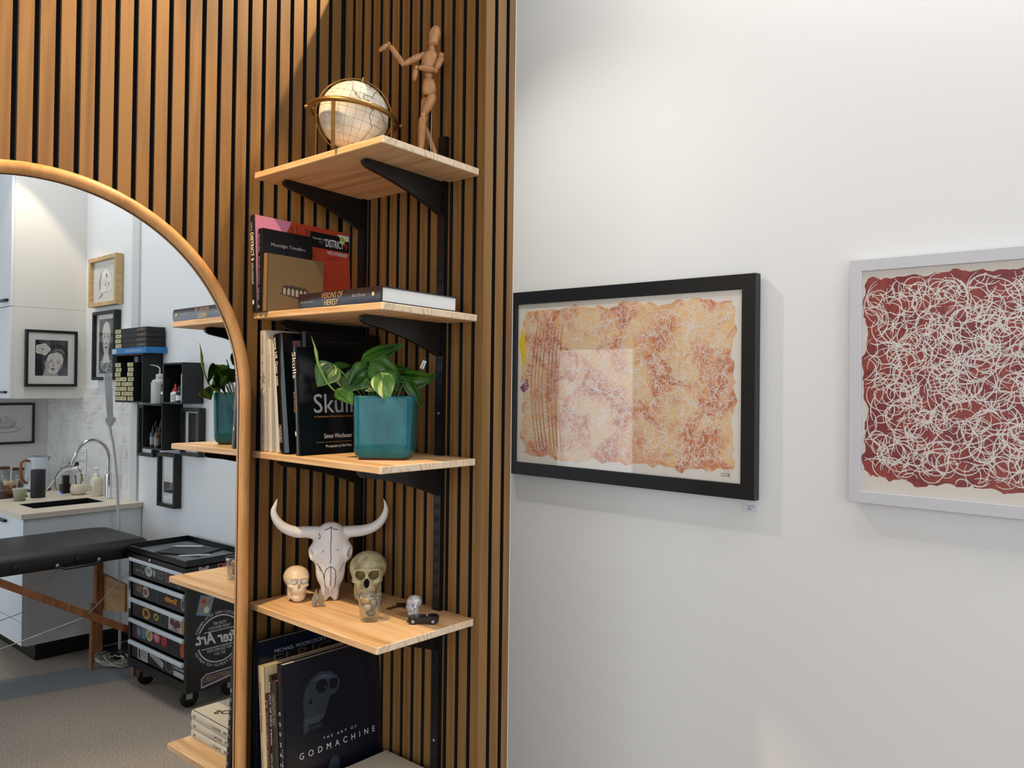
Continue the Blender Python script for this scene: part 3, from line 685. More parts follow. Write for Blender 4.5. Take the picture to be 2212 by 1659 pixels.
def f_gm(b, d, h):
    B = b.T
    G = 1
    # dim skull emblem
    sk = [(.055, .215), (.052, .245), (.058, .270), (.075, .295), (.100, .305), (.130, .300), (.152, .285), (.160, .268), (.154, .250), (.142, .243), (.128, .240), (.122, .226), (.116, .208), (.108, .194), (.090, .186), (.066, .190), (.062, .172), (.052, .170), (.050, .190)]
    b.flat(sk, 0, 1); b.flat(ell(.106, .270, .017, .016, 20), .0001, 0); b.flat(ell(.140, .268, .013, .014, 20), .0001, 0); b.flat([(.066, .238), (.075, .250), (.080, .234)], .0001, 0)
    for k in range(9): b.flat([(.057+k*.006, .204), (.061+k*.006, .204), (.060+k*.006, .186+.001*k), (.058+k*.006, .186+.001*k)], .0002, 4)
    for k in range(8): b.flat([(.058+k*.006, .183), (.061+k*.006, .183), (.0595+k*.006, .172)], .0002, 4)
    b.flat([(.075, .285), (.10, .298), (.13, .293), (.15, .278), (.13, .284), (.10, .288)], .0002, 4)
    b.ribbon([(.112, .264), (.120, .268)], .0012, .0003, 3)
    for x, y, l in ((.215, .268, .05), (.202, .275, .02), (.224, .275, .02)): b.ribbon([(x, y-l/2), (x, y+l/2)], .0012, .0001, 1)
    b.ribbon([(.205, .258), (.225, .258)], .0012, .0002, 1)
    b.flat([(.095, .0), (.110, .060), (.125, .090), (.136, .098), (.150, .085), (.150, .060), (.140, .030), (.142, 0)], 0, 1)
    for k in range(9): b.ribbon([(.108+k*.004, .01), (.118+k*.003, .04), (.126+k*.002, .075)], .0006, .0001+k*1e-6, 0)
    put(b, B, .105, .1425, 'THE ART OF', w=.098, h=.0062, mi=2, space=2.0); put(b, B, .038, .116, 'GODMACHINE', w=.222, h=.0145, mi=2, space=2.1)
    return [mat('gm_navy', '#0a0f1c', .3), mat('gm_grey', '#27313c', .4), mat('gm_white', '#c5cad0', .5), mat('d9_red', '#b3262b', .4), mat('gm_pale', '#3c4854', .4)]
def s_gm(b, t, h):
    B = b.T; b.ribbon([(.022, 0), (.042, 0)], .0008, .0001, 1); b.ribbon([(.037, -.003), (.037, .003)], .0008, .0002, 1)
    for k, ch in enumerate('GODMACHINE'): put(b, B, .108+k*.0235, -.004, ch, h=.0085, mi=0)
    put(b, B, .19, .006, 'THE ART OF', w=.07, h=.003, mi=0); return [W_INK, mat('d9_red', '#b3262b', .4)]
book('art_book', 'large navy book with a dim skull and widely spaced white title on the lowest shelf', S5 @ T((.1945, -.2865, 0)) @ RY(-.088), .0235, .281, .345, '#0a0f1c', front=f_gm, spine=s_gm, rough=.3)
def s_body(title):
    def f(b, t, h):
        B = b.T
        for q in (.006, .010, .014): b.flat(rect(h-.012-q, -.004, h-.0105-q, .004), 0, 0)
        put(b, B, .03, -.004, 'BODY TYPE', w=.06, h=.008, mi=0); put(b, B, .105, -.004, title, w=.045, h=.008, mi=0); put(b, B, .16, -.003, '2', h=.006, mi=0); return [BLK]
    return f
def f_leafy(b, d, h):
    B = b.T
    b.T = B @ T((.10, .12, .0001)); c = []
    for k in range(30):
        a = 2*math.pi*k/30; r = (.034 if k % 2 else .024); c.append((r*math.cos(a)*1.2, r*math.sin(a)))
    b.flat(c, 0, 1); b.flat(ell(.05, -.045, .016, .008, 16), 0, 1); b.T = B
    return [BLK, mat('leaf_print', '#7d8388', .6)]
def f_os(b, d, h):
    return f_leafy(b, d, h)
zst = .0003
flatM = lambda x, y, z, rz: S5 @ T((x, y, z)) @ RZ(rz) @ Matrix(((0, 0, -1, 0), (0, 1, 0, 0), (1, 0, 0, 0), (0, 0, 0, 1)))
for k, (tt, ti, rz, lab) in enumerate(((.024, 'TWO', 0., 'cream book at the bottom of the pile of three on the lowest shelf'), (.026, 'SIX', -.01, 'cream book in the middle of the pile of three on the lowest shelf'), (.027, 'SKULLS', .012, 'white topped book lying highest on the pile of three on the lowest shelf'))):
    book('art_book', lab, flatM(.524, -.221, zst, rz), tt, .205, .275, '#c9c0ae', pages='#d8b878', spine=s_body(ti), rough=.6, group=None, front=f_leafy if k == 2 else None)
    zst += tt+.0003
# title printed on the topmost book, read from the shelf's left side
b = MB(); b.T = S5 @ T((.395, -.155, zst+.0006)) @ RZ(R(-38))
# (part of the topmost book)
top = [o for o in COL.objects if o.get('label', '').startswith('white topped')][0]
b.T = top.matrix_world.inverted() @ b.T
b.text('IKONOS', w=.14, h=.026, mi=0, align='C', bold=.02); b.T = b.T @ T((0, .032, 0)); b.text('body art series', w=.07, h=.007, mi=0, align='C')
b.build('title_print', BLK, top)
# ------------------------------------------------------------------ top shelf: globe and artist's mannequin
S1 = SHM[0]
GC = Vector((.330, -.210, 2.280)); GR = .0790
t = thing('desk_globe', 'cream desk globe in a brass ring stand on the top shelf', 'globe', T((GC.x, GC.y, 2.1758)))
gz = GC.z-2.1758
FACE = RZ(R(54.7))
GM = T((0, 0, gz)) @ FACE @ RY(R(12)) @ RX(R(4))        # local -y looks at the room; poles tilted
def ll(lon, lat, r=GR*1.001, lon0=-108):
    a = R(lon-lon0); p = R(lat); return (r*math.cos(p)*math.sin(a), -r*math.cos(p)*math.cos(a), r*math.sin(p))
b = MB(); b.T = GM; b.ball((0, 0, 0), GR, 5)
mg = mat('globe_paper', '#ddd7c6', .5)
c = coords(mg, (14, 14, 14)); n_ = nn(mg, 'ShaderNodeTexNoise', Scale=1.0, Detail=3); ln(mg, c, n_.inputs['Vector']); r_ = ramp(mg, [(.35, '#cfc6ae'), (.65, '#e3ded0')], n_.outputs[0]); ln(mg, r_.outputs[0], mg.node_tree.nodes['Principled BSDF'].inputs['Base Color'])
gl = b.build('globe_ball', mg, t)
b = MB(); b.T = GM
for lat in range(-75, 90, 15): b.tube([ll(lo, lat) for lo in range(-180, 180, 6)], .0003, 4, closed=True)
for lon in range(0, 360, 15): b.tube([ll(lon, la) for la in range(-85, 86, 5)], .0003, 4, cap=False)
b.build('map_grid', mat('map_line', '#8a8272', .6), gl)
coast = [[(-168, 66), (-156, 71), (-135, 69), (-125, 70), (-110, 68), (-95, 69), (-88, 64), (-94, 59), (-82, 55), (-79, 51), (-78, 58), (-70, 61), (-64, 58), (-56, 52), (-65, 47), (-70, 43), (-74, 40), (-76, 35), (-81, 31), (-80, 26), (-83, 29), (-90, 29), (-97, 27), (-97, 22), (-91, 18), (-87, 21), (-88, 16), (-83, 14), (-82, 9), (-79, 9), (-77, 8), (-72, 12), (-62, 10), (-52, 5), (-50, 0), (-40, -3), (-35, -7), (-39, -14), (-41, -22), (-48, -26), (-54, -34), (-58, -38), (-65, -42), (-67, -50), (-70, -54), (-75, -50), (-73, -40), (-71, -30), (-70, -19), (-76, -13), (-81, -5), (-80, 1), (-78, 7), (-84, 10), (-92, 14), (-100, 17), (-106, 21), (-112, 29), (-110, 23), (-116, 31), (-121, 35), (-124, 41), (-124, 48), (-133, 56), (-145, 60), (-153, 58), (-163, 55), (-158, 59), (-166, 62), (-168, 66)],
         [(-155, 19), (-157, 21), (-160, 22)], [(-45, 60), (-53, 66), (-58, 75), (-40, 82), (-20, 75), (-35, 65), (-45, 60)]]
b = MB(); b.T = GM; rnd = random.Random(1)
for L in coast:
    P = []
    for (a, p), (c, q) in zip(L, L[1:]):
        for k in range(5): P.append(ll(a+(c-a)*k/5+rnd.uniform(-.7, .7), p+(q-p)*k/5+rnd.uniform(-.7, .7)))
    b.tube(P, .0006, 4, cap=False)
for k in range(60):
    lo, la = rnd.choice([(rnd.uniform(-120, -80), rnd.uniform(30, 58)), (rnd.uniform(-74, -48), rnd.uniform(-30, 5)), (rnd.uniform(-150, -125), rnd.uniform(-55, -30)), (rnd.uniform(-178, -160), rnd.uniform(-40, 10))])
    b.tube([ll(lo, la), ll(lo+rnd.uniform(1, 5), la+rnd.uniform(-1, 1))], .0003, 3, cap=False)
b.build('coastlines', mat('map_ink', '#4a443b', .6), gl)
def gtext(s, lon, lat, h, sp):
    for k, ch in enumerate(s):
        if ch == ' ': continue
        lo = lon+k*sp; p = Vector(ll(lo, lat)); nrm = p.normalized(); e = Vector((0, 0, 1)).cross(nrm).normalized()
        b.T = GM @ plane(p+nrm*.0003, e, nrm.cross(e)); b.text(ch, h=h)
b = MB()
for s, lo, la, h, sp in (('NORTH', -108, 50, .0022, 5), ('AMERICA', -110, 43, .0022, 4.2), ('SOUTH', -68, -8, .0024, 3.6), ('AMERICA', -70, -15, .0024, 3.2), ('SOUTH', -150, -8, .0026, 4.2), ('PACIFIC', -152, -18, .0026, 4.2), ('OCEAN', -148, -28, .0026, 4.2)): gtext(s, lo, la, h, sp)
b.build('map_names', mat('map_ink', '#4a443b', .6), gl)
# meridian ring (thin) and horizon ring
b = MB(); b.T = GM; b.tube([(.0865*math.sin(a), 0, .0865*math.cos(a)) for a in [2*math.pi*k/72 for k in range(72)]], .0017, 8, closed=True)
b.build('meridian_ring', M_BRASS, t)
b = MB(); b.T = GM; b.tube([(0, 0, .0758), (0, 0, .093)], .0022, 10); b.tube([(0, 0, -.0758), (0, 0, -.093)], .0022, 10); b.build('axis_pin', mat('pale_brass', '#c8b58a', .3, 1.), t)
HR = .100
def loft_ring(b):
    n = 80; pr = [(-.003, -.0050), (.003, -.0050), (.0036, 0), (.003, .0050), (-.003, .0050)]; v = []; f = []
    for k in range(n):
        a = 2*math.pi*k/n
        for dr, dz in pr: v.append(((HR+dr)*math.cos(a), (HR+dr)*math.sin(a), dz))
    for k in range(n):
        for j in range(5): f.append((k*5+j, ((k+1) % n)*5+j, ((k+1) % n)*5+(j+1) % 5, k*5+(j+1) % 5))
    b.add(v, f, 0, True)
HM = T((0, 0, gz)) @ FACE @ RY(R(7)) @ RX(R(-2))
b = MB(); b.T = HM; loft_ring(b)
b.build('horizon_ring', M_BRASS, t)
for s in (-1, 1):
    b = MB(); b.T = HM; b.tube([(s*(HR-.012), 0, 0), (s*(HR+.006), 0, 0)], .0018, 8); b.ball((s*(HR+.009), 0, 0), .0046, 3); b.build('finial', M_BRASS, t)
for ang in (-118, -32, 62, 148):
    a = R(ang); x, y = HR*math.cos(a), HR*math.sin(a); top = HM @ Vector((x, y, -.004)); base = FACE @ Vector((x, y, 0))
    b = MB(); b.T = T((top.x, top.y, 0)) @ RZ(math.atan2(base.y, base.x)); b.box(-.0022, .0022, -.0042, .0042, .005, top.z, 0, .0006); b.build('leg', M_BRASS, t)
b = MB(); b.T = T((0, 0, .0065)) @ FACE
for aa in (-118, -32): b.tube([(HR*math.cos(R(aa)), HR*math.sin(R(aa)), .0), (HR*math.cos(R(aa+180)), HR*math.sin(R(aa+180)), .0)], .0022, 6)
b.build('cross_stretcher', M_BRASS, t)

M_MANN = wood('mannequin_beech', '#9a6b40', '#b27f50', '#c18f60', (60, 60, 14), .5, 0., .25)
base = Vector((.425, -.060, 2.1692))
t = thing('artist_mannequin', 'jointed wooden artist mannequin with one arm raised on the top shelf', 'mannequin', T(base))
off = lambda p, d=0.: (Vector(p)-base)+Vector((.816, -.577, 0))*d
def limb(name, pts, r0, r1, belly, joints=(), dep=(0, 0), kids=()):
    b = MB(); a, c = off(pts[0], dep[0]), off(pts[1], dep[1]); b.caps(a, c, r0*1.22, r1*1.22, 0, 16, belly, .62 if name != 'hand' else .2)
    o = b.build(name, M_MANN, t)
    for j, rj, dj in joints: k = MB(); k.ball(off(j, dj), rj, 3); k.build('ball_joint', M_MANN, o)
    return o
# head: egg leaning back
b = MB(); hc = off((.4312, -.0537, 2.4925)); b.T = T(hc) @ FACE @ RY(R(10)) @ RX(R(-6))
V, Fc = ico(4); vv = []
for x, y, z in V:
    q = math.copysign(abs(z)**1.0, z); tap = (1-.36*max(0, -z)**1.1)*(1+.22*max(0, -z)**3); k = 1/max(.55, math.sqrt(1-z*z)) if z < -.5 else 1; vv.append((x*.0142*tap*k, y*.0172*tap*k-(.002*max(0, -z)), z*.0262))
b.add(vv, Fc, 0, True); b.build('head', M_MANN, t)
b = MB(); b.T = T(Vector((0, 0, 0))); a, c = off((.4272, -.058, 2.468)), off((.4268, -.059, 2.4545)); b.tube([a, c], [.0068, .0085], 18); b.ball(c, (.0085, .0085, .006), 3); b.build('neck', M_MANN, t)
def torso(name, rows, zt):
    b = MB(); n = 24; v = []; f = []
    for (p, rx, ry) in rows:
        o_ = off(p)
        for k in range(n):
            a = 2*math.pi*k/n; q = FACE @ Vector((math.copysign(abs(math.cos(a))**.8, math.cos(a))*rx, math.copysign(abs(math.sin(a))**.8, math.sin(a))*ry, 0)); v.append(tuple(o_+q))
    m = len(rows)
    for i in range(m-1):
        for k in range(n): f.append((i*n+k, i*n+(k+1) % n, (i+1)*n+(k+1) % n, (i+1)*n+k))
    b.add(v, f, 0, True); b.add(v[:n], [tuple(range(n-1, -1, -1))], 0); b.add(v[-n:], [tuple(range(n))], 0)
    return b.build(name, M_MANN, t)
torso('chest', [((.4205, -.0655, 2.4075), .009, .009), ((.4203, -.0657, 2.411), .0135, .0115), ((.4215, -.0645, 2.425), .0165, .014), ((.4235, -.0625, 2.438), .0178, .013), ((.425, -.0605, 2.448), .0165, .0115), ((.426, -.0595, 2.453), .012, .009)], 0)
b = MB(); b.ball(off((.4228, -.063, 2.3985)), (.0095, .0095, .0115), 3); b.build('waist_ball', M_MANN, t)
torso('pelvis', [((.4225, -.0635, 2.348), .011, .010), ((.4232, -.0628, 2.353), .0158, .013), ((.4235, -.0625, 2.362), .0172, .014), ((.4232, -.0628, 2.375), .0158, .0135), ((.423, -.063, 2.386), .0115, .011), ((.423, -.063, 2.390), .007, .007)], 0)
limb('upper_arm', [(.411, -.0765, 2.4440), (.3836, -.1070, 2.4190)], .0062, .0052, .0012, [((.4125, -.0745, 2.4455), .0068, 0), ((.3815, -.109, 2.4190), .0058, .003)], (0, .003))
limb('forearm', [(.3810, -.1095, 2.4205), (.3606, -.1325, 2.4600)], .0056, .0044, .001, [((.3588, -.1345, 2.4640), .0047, .008)], (.003, .008))
limb('hand', [(.3580, -.1355, 2.4625), (.3435, -.1515, 2.4440)], .0040, .0026, .0022, (), (.008, .010))
limb('upper_arm', [(.4430, -.0405, 2.4430), (.4335, -.0512, 2.4095)], .0063, .0054, .0012, [((.4420, -.0415, 2.4475), .0070, 0), ((.4328, -.052, 2.4055), .0058, .010)], (.002, .010))
limb('forearm', [(.4315, -.0535, 2.4060), (.4045, -.0838, 2.4060)], .0056, .0046, .0012, [((.4013, -.0872, 2.4045), .0048, .026)], (.012, .024))
limb('hand', [(.4003, -.0882, 2.4010), (.3980, -.0908, 2.3715)], .0040, .0026, .0024, (), (.026, .027))
limb('thigh', [(.4300, -.0550, 2.3490), (.4150, -.0720, 2.2990)], .0094, .0068, .0014, [((.4137, -.0733, 2.2965), .0068, .016)], (.006, .015))
limb('shin', [(.4131, -.0739, 2.2930), (.4106, -.0767, 2.2080)], .0072, .0052, .0012, [((.4105, -.0768, 2.2020), .005, .012)], (.016, .012))
limb('thigh', [(.4185, -.0680, 2.3450), (.4172, -.0695, 2.2840)], .0084, .0060, .001, [((.4178, -.0688, 2.2790), .0058, -.012)], (-.006, -.012))
limb('shin', [(.4190, -.0675, 2.2750), (.4365, -.0478, 2.2110)], .0058, .0044, .0008, [((.4378, -.0463, 2.2055), .0045, -.016)], (-.012, -.016))
limb('foot', [(.4098, -.0775, 2.1960), (.3990, -.0895, 2.1905)], .0050, .0036, .001, (), (.010, .022))
limb('foot', [(.4385, -.0455, 2.1985), (.4290, -.0565, 2.1900)], .0048, .0036, .001, (), (-.016, -.006))
b = MB(); b.tube([off((.4283, -.057, 2.352)), off((.4272, -.0583, 2.184))], .0010, 10); b.build('support_rod', M_STEEL, t)
b = MB(); b.T = T((0, 0, .0022)); b.lathe([(0, 0), (.036, 0), (.037, .002), (.037, .011), (.0355, .0135), (0, .0135)], 40); b.build('base', M_MANN, t)

# ------------------------------------------------------------------ third shelf: plant in teal pot
PC = Vector((.390, -.150, 1.4862))
PM = T(PC) @ RZ(R(42))
t = thing('potted_plant', 'leafy green vine in a square glazed teal pot on the third shelf', 'potted plant', PM)
def rsq(h, r, n=7):
    P = []
    for q in range(4):
        cx, cy = (h-r)*(1, -1, -1, 1)[q], (h-r)*(1, 1, -1, -1)[q]
        for k in range(n): a = math.pi/2*(q+k/(n-1)); P.append((cx+r*math.cos(a), cy+r*math.sin(a)))
    return P
def loft(b, rows, mi=0, cap0=True, cap1=False, smooth=True):
    v = []; f = []; n = len(rows[0][0])
    for P, z in rows: v += [(x, y, z) for x, y in P]
    for i in range(len(rows)-1):
        for k in range(n): f.append((i*n+k, i*n+(k+1) % n, (i+1)*n+(k+1) % n, (i+1)*n+k))
    b.add(v, f, mi, smooth)
    if cap0: b.add([(x, y, rows[0][1]) for x, y in rows[0][0]], [tuple(range(n-1, -1, -1))], mi)
    if cap1: b.add([(x, y, rows[-1][1]) for x, y in rows[-1][0]], [tuple(range(n))], mi)
mt = mat('teal_glaze', '#1f5a66', .14, IOR=1.33)
c = coords(mt, (9, 9, 6)); n_ = nn(mt, 'ShaderNodeTexNoise', Scale=1.0, Detail=4, Distortion=1.2); ln(mt, c, n_.inputs['Vector']); r_ = ramp(mt, [(.3, '#15505c'), (.55, '#1f626c'), (.75, '#2d757a')], n_.outputs[0]); ln(mt, r_.outputs[0], mt.node_tree.nodes['Principled BSDF'].inputs['Base Color']); bump(mt, n_.outputs[0], .12, .004)
b = MB(); h0 = .0665
loft(b, [(rsq(.054, .016), 0), (rsq(.056, .016), .005)], 1)
loft(b, [(rsq(.057, .016), .005), (rsq(.062, .018), .010), (rsq(.0645, .018), .018), (rsq(.0655, .018), .04), (rsq(h0, .018), .10), (rsq(h0+.001, .018), .141), (rsq(h0, .018), .1445), (rsq(h0-.003, .016), .1455), (rsq(h0-.005, .015), .143), (rsq(h0-.006, .015), .125)], 0, cap0=False)
b.build('pot', [mt, mat('terracotta_foot', '#5a2a1c', .8)], t)
b = MB(); loft(b, [(rsq(h0-.0062, .015), .12), (rsq(h0-.0062, .015), .126)], 0, True, True); 
ms = mat('potting_soil', '#2a1d14', .95); n_ = nn(ms, 'ShaderNodeTexNoise', Scale=150.0); bump(ms, n_.outputs[0], 1., .006); b.build('soil', ms, t)
M_LEAF = mat('leaf_green', '#2f5a16', .36, Subsurface_Weight=.0)
c = coords(M_LEAF, (26, 26, 26)); n_ = nn(M_LEAF, 'ShaderNodeTexNoise', Scale=1.0, Detail=3); ln(M_LEAF, c, n_.inputs['Vector']); r_ = ramp(M_LEAF, [(.3, '#173a0e'), (.5, '#2a5412'), (.72, '#4a741c')], n_.outputs[0]); ln(M_LEAF, r_.outputs[0], M_LEAF.node_tree.nodes['Principled BSDF'].inputs['Base Color'])
M_LEAFY = mat('leaf_variegated', '#5d7f24', .3)
c = coords(M_LEAFY, (60, 60, 14)); n_ = nn(M_LEAFY, 'ShaderNodeTexNoise', Scale=1.0, Detail=2); ln(M_LEAFY, c, n_.inputs['Vector']); r_ = ramp(M_LEAFY, [(.45, '#4f7a1c'), (.56, '#c9cf7a'), (.7, '#e6e2a8')], n_.outputs[0]); ln(M_LEAFY, r_.outputs[0], M_LEAFY.node_tree.nodes['Principled BSDF'].inputs['Base Color'])
M_STEM = mat('leaf_stem', '#5d7a35', .5)
VW = PM.inverted() @ T(PC) @ FACE          # view-aligned local frame: x right in photo, -y to the camera
def L3(px, py, d=0.): return Vector(((px-828)/905, -d, (990-py)/905))   # position measured round the pot, metres
def leaf(a, c, wd, droop=.2, fold=.25, roll=0., heart=.5, m=M_LEAF, rootd=0., seg=12):
    """heart-shaped leaf, a = stalk end, c = tip, both (x, y(toward room), z)"""
    a = Vector(a); c = Vector(c); ax = (c-a); Ln = ax.length; ax.normalize()
    upv = Vector((0, -1, .25)); side = ax.cross(upv).normalized(); nrm = side.cross(ax).normalized()
    q = Matrix.Rotation(roll, 3, ax); side = q @ side; nrm = q @ nrm
    v = []; f = []; cols = 8
    for i in range(seg+1):
        s = i/seg
        wv = math.sin(math.pi*min(1, (s*1.0+.0))**.62)**.85*(1-.25*s) if 0 < s < 1 else 0
        wv = max(wv, .0); back = heart*.16*Ln*math.exp(-s*9)
        bend = -droop*Ln*(s-.35)**2*1.4
        for j in range(-cols, cols+1):
            u = j/cols; p = a+ax*(Ln*s-back*abs(u)**1.2*1.0)+side*(u*wd*.5*wv)+nrm*(bend+abs(u)**1.15*wd*fold*.5*wv-.06*wd*math.sin(3*math.pi*abs(u))*wv*.4)
            v.append(tuple(p))
    n = 2*cols+1
    for i in range(seg):
        for j in range(n-1): f.append((i*n+j, i*n+j+1, (i+1)*n+j+1, (i+1)*n+j))
    b = MB(); b.T = VW; b.add(v, f, 0, True); o = b.build('leaf', m, t)
    k = MB(); k.T = VW; e = 1.0
    root = Vector((max(-.045, min(.045, a.x*.45)), max(-.04, min(.04, a.y*.5+rootd)), .124)); mid = (a+root)/2+Vector((0, 0, .016)); P = []
    for i in range(11):
        s = i/10; P.append(root*(1-s)**2+mid*2*s*(1-s)+a*s*s)
    P += [a+ax*(Ln*q_)+nrm*(-droop*Ln*(q_-.35)**2*1.4+.0005) for q_ in (.1, .25, .45, .65)]
    k.tube(P, [.0013]*11+[.0008, .0006, .0005, .0003], 6); k.build('stem', M_STEM, o); return o
z_ = lambda a, b_: (660+a*.1688, 730+b_*.1688)
def lf(p0, p1, wd, d0=0., d1=0., **k):
    wd *= 1.4
    a = L3(*z_(*p0), d0); c = L3(*z_(*p1), d1); return leaf((a.x, a.y, a.z), (c.x, c.y, c.z), wd, **k)
lf((700, 325), (1210, 90), .034, .00, .01, droop=-.15, fold=.1, roll=.75)
lf((345, 400), (150, 650), .052, .02, .03, droop=.2, roll=.2, fold=.15)
lf((345, 385), (560, 405), .016, .02, .00, droop=.1, roll=.9)
lf((770, 430), (510, 700), .050, .02, .05, droop=.3, roll=-.2, fold=.25)
lf((790, 440), (530, 690), .026, .01, .03, droop=.3, roll=-.9, fold=.2)
lf((800, 360), (1160, 600), .052, .03, .045, droop=.5, roll=.35, fold=.3)
lf((900, 500), (985, 825), .042, .06, .075, droop=.25, roll=.0, fold=.22, m=M_LEAFY)
lf((960, 470), (1000, 790), .040, .05, .06, droop=.25, roll=.1, fold=.22)
lf((400, 690), (590, 850), .040, .05, .06, droop=.3, roll=-.5, fold=.15)
lf((1170, 530), (1640, 570), .042, .00, .00, droop=.55, roll=.75, fold=.35)
lf((1230, 560), (1450, 905), .024, .01, .01, droop=-.35, roll=.5, fold=.3)
lf((1000, 400), (1330, 440), .018, -.03, -.04, droop=.2, roll=.8)
lf((1070, 560), (1265, 720), .026, -.02, -.02, droop=.2, roll=.3)
lf((740, 570), (545, 690), .022, .03, .05, droop=.2, roll=-.4)
lf((640, 500), (440, 640), .030, -.01, -.01, droop=.2, roll=.2)
lf((860, 430), (1000, 250), .030, -.05, -.06, droop=.2, roll=.4) if False else None
lf((620, 420), (760, 500), .030, -.04, -.05, droop=.2, roll=.3)
lf((700, 620), (860, 700), .020, .03, .05, droop=.2, roll=.2)
lf((560, 560), (400, 700), .030, -.05, -.07, droop=.3, roll=.4)
lf((900, 520), (1100, 640), .032, -.05, -.07, droop=.4, roll=.2)
b = MB(); b.T = VW
P = [L3(*z_(355, 700), .03), L3(*z_(270, 610), .035), L3(*z_(205, 480), .038), L3(*z_(160, 370), .04), L3(*z_(140, 250), .04), L3(*z_(120, 170), .04), L3(*z_(80, 55), .04)]
b.tube([tuple(p) for p in P], [.0018, .0020, .0022, .0026, .0040, .0020, .0004], 8); b.tube([tuple(L3(*z_(430, 650), .03)), tuple(L3(*z_(390, 580), .03)), tuple(L3(*z_(352, 510), .03))], [.0016, .0018, .0003], 8)
b.tube([tuple(Vector((-.04, 0, .122))), tuple(P[0])], .0018, 8); b.build('new_shoot', mat('pale_shoot', '#7d9a45', .45), t)
b = MB(); b.T = VW
p0 = Vector((.047, .01, .124)); p1 = L3(*z_(1455, 340), .0)
b.tube([p0, p1], .0011, 4, 1); ax = (p1-p0).normalized(); b.T = VW @ plane(p1-ax*.016, (ax.cross(Vector((0, 1, 0)))), ax); b.box(-.0045, .0045, 0, .020, -.0004, .0004, 0)
for k in range(5): b.box(-.003, .003, .004+k*.0028, .005+k*.0028, .0004, .0006, 1)
b.build('plant_tag', [mat('tag_white', '#c9c9c4', .6), mat('tag_ink', '#555', .7) if False else mat('tag_ink', '#4c4c48', .7)], t)

# ------------------------------------------------------------------ fourth shelf: skulls and trinkets
S4Z = 1.1126
M_BONE = mat('resin_bone', '#d6d0cb', .42); M_CRACK = mat('crack_line', '#1c1614', .8)
t = thing('bull_skull', 'white resin longhorn bull skull with black crack lines on the fourth shelf', 'skull ornament', facing((.163, -.138, S4Z)))
def sd_bull(p):
    d = sde(p, (0, .004, .146), (.041, .026, .042))
    d = smin(d, sde(p, (0, .002, .172), (.028, .020, .022)), .012)
    for s in (-1, 1):
        d = smin(d, sde(p, (s*.041, .002, .119), (.0145, .017, .019)), .016)
        d = smin(d, sde(p, (s*.052, .008, .168), (.020, .013, .012)), .012)
        d = smin(d, sde(p, (s*.021, .004, .075), (.014, .017, .036)), .014)
        d = smin(d, sde(p, (s*.0125, 0, .022), (.0095, .0125, .024)), .010)
    d = smin(d, sde(p, (0, -.003, .098), (.030, .021, .042)), .014)
    d = smin(d, sde(p, (0, -.007, .062), (.015, .015, .040)), .012)
    for s in (-1, 1):
        d = smax(d, -sde(p, (s*.0525, -.011, .117), (.0110, .017, .0145)), .004)
        d = smax(d, -sde(p, (s*.0075, -.0165, .022), (.0048, .012, .0135)), .003)
        d = smax(d, -sde(p, (s*.038, -.022, .078), (.014, .012, .026)), .010)
    return d
V, Fc = nets(sd_bull, (-.080, -.035, -.012), (.080, .036, .205), .0016); V[:, 2] = np.maximum(V[:, 2], .0004)
b = MB(); b.add([tuple(x) for x in V], Fc, 0, True); sk = b.build('skull', M_BONE, t)
def cracks(b, sdf, lines, r, z=None):
    for L in lines:
        P = []
        for (x, zz), (x2, z2) in zip(L, L[1:]):
            for k in range(4):
                u = k/4; xx = x+(x2-x)*u+random.uniform(-1, 1)*r*.8; zc = zz+(z2-zz)*u
                y = front_y(sdf, xx, zc, -.2)
                if y is not None: P.append((xx, y-r*.5, zc))
        if len(P) > 2: b.tube(P, r, 5, cap=False)
b = MB(); cracks(b, sd_bull, [[(0, .188), (.001, .165), (0, .14), (.001, .115), (0, .09)], [(0, .09), (.001, .06), (.0, .034)], [(0, .09), (-.010, .083), (-.0135, .076), (-.014, .05), (-.010, .030)], [(0, .09), (.010, .083), (.0125, .076), (.0125, .05), (.010, .030)], [(-.0335, .095), (-.025, .086), (-.017, .070), (-.015, .055)], [(.034, .095), (.026, .084), (.022, .070)], [(-.028, .088), (-.022, .074)], [(-.0, .185), (-.010, .181), (-.018, .178)], [(0, .185), (.010, .180), (.02, .179)], [(-.03, .170), (-.025, .162), (-.032, .154)]], .00085)
b.ball((-.018, front_y(sd_bull, -.018, .128, -.2), .128), (.0012, .0015, .002), 2); b.ball((.0165, front_y(sd_bull, .0165, .129, -.2), .129), (.0012, .0015, .002), 2); b.ball((-.0215, front_y(sd_bull, -.0215, .1245, -.2), .1245), (.001, .001, .0012), 2)
b.build('crack_lines', M_CRACK, sk)
def horn(s, pts, ph):
    b = MB(); P = []
    for i in range(len(pts)-1):
        p0 = Vector(pts[max(0, i-1)]); p1 = Vector(pts[i]); p2 = Vector(pts[i+1]); p3 = Vector(pts[min(len(pts)-1, i+2)])
        for k in range(6):
            u = k/6; P.append(.5*((2*p1)+(-p0+p2)*u+(2*p0-5*p1+4*p2-p3)*u*u+(-p0+3*p1-3*p2+p3)*u**3))
    P.append(Vector(pts[-1])); n = len(P)
    rr = [max(.0006, .0148*(1-(i/(n-1))**2.1)) for i in range(n)]
    b.tube([tuple(p) for p in P], rr, 20); o = b.build('horn', M_BONE, t); return o
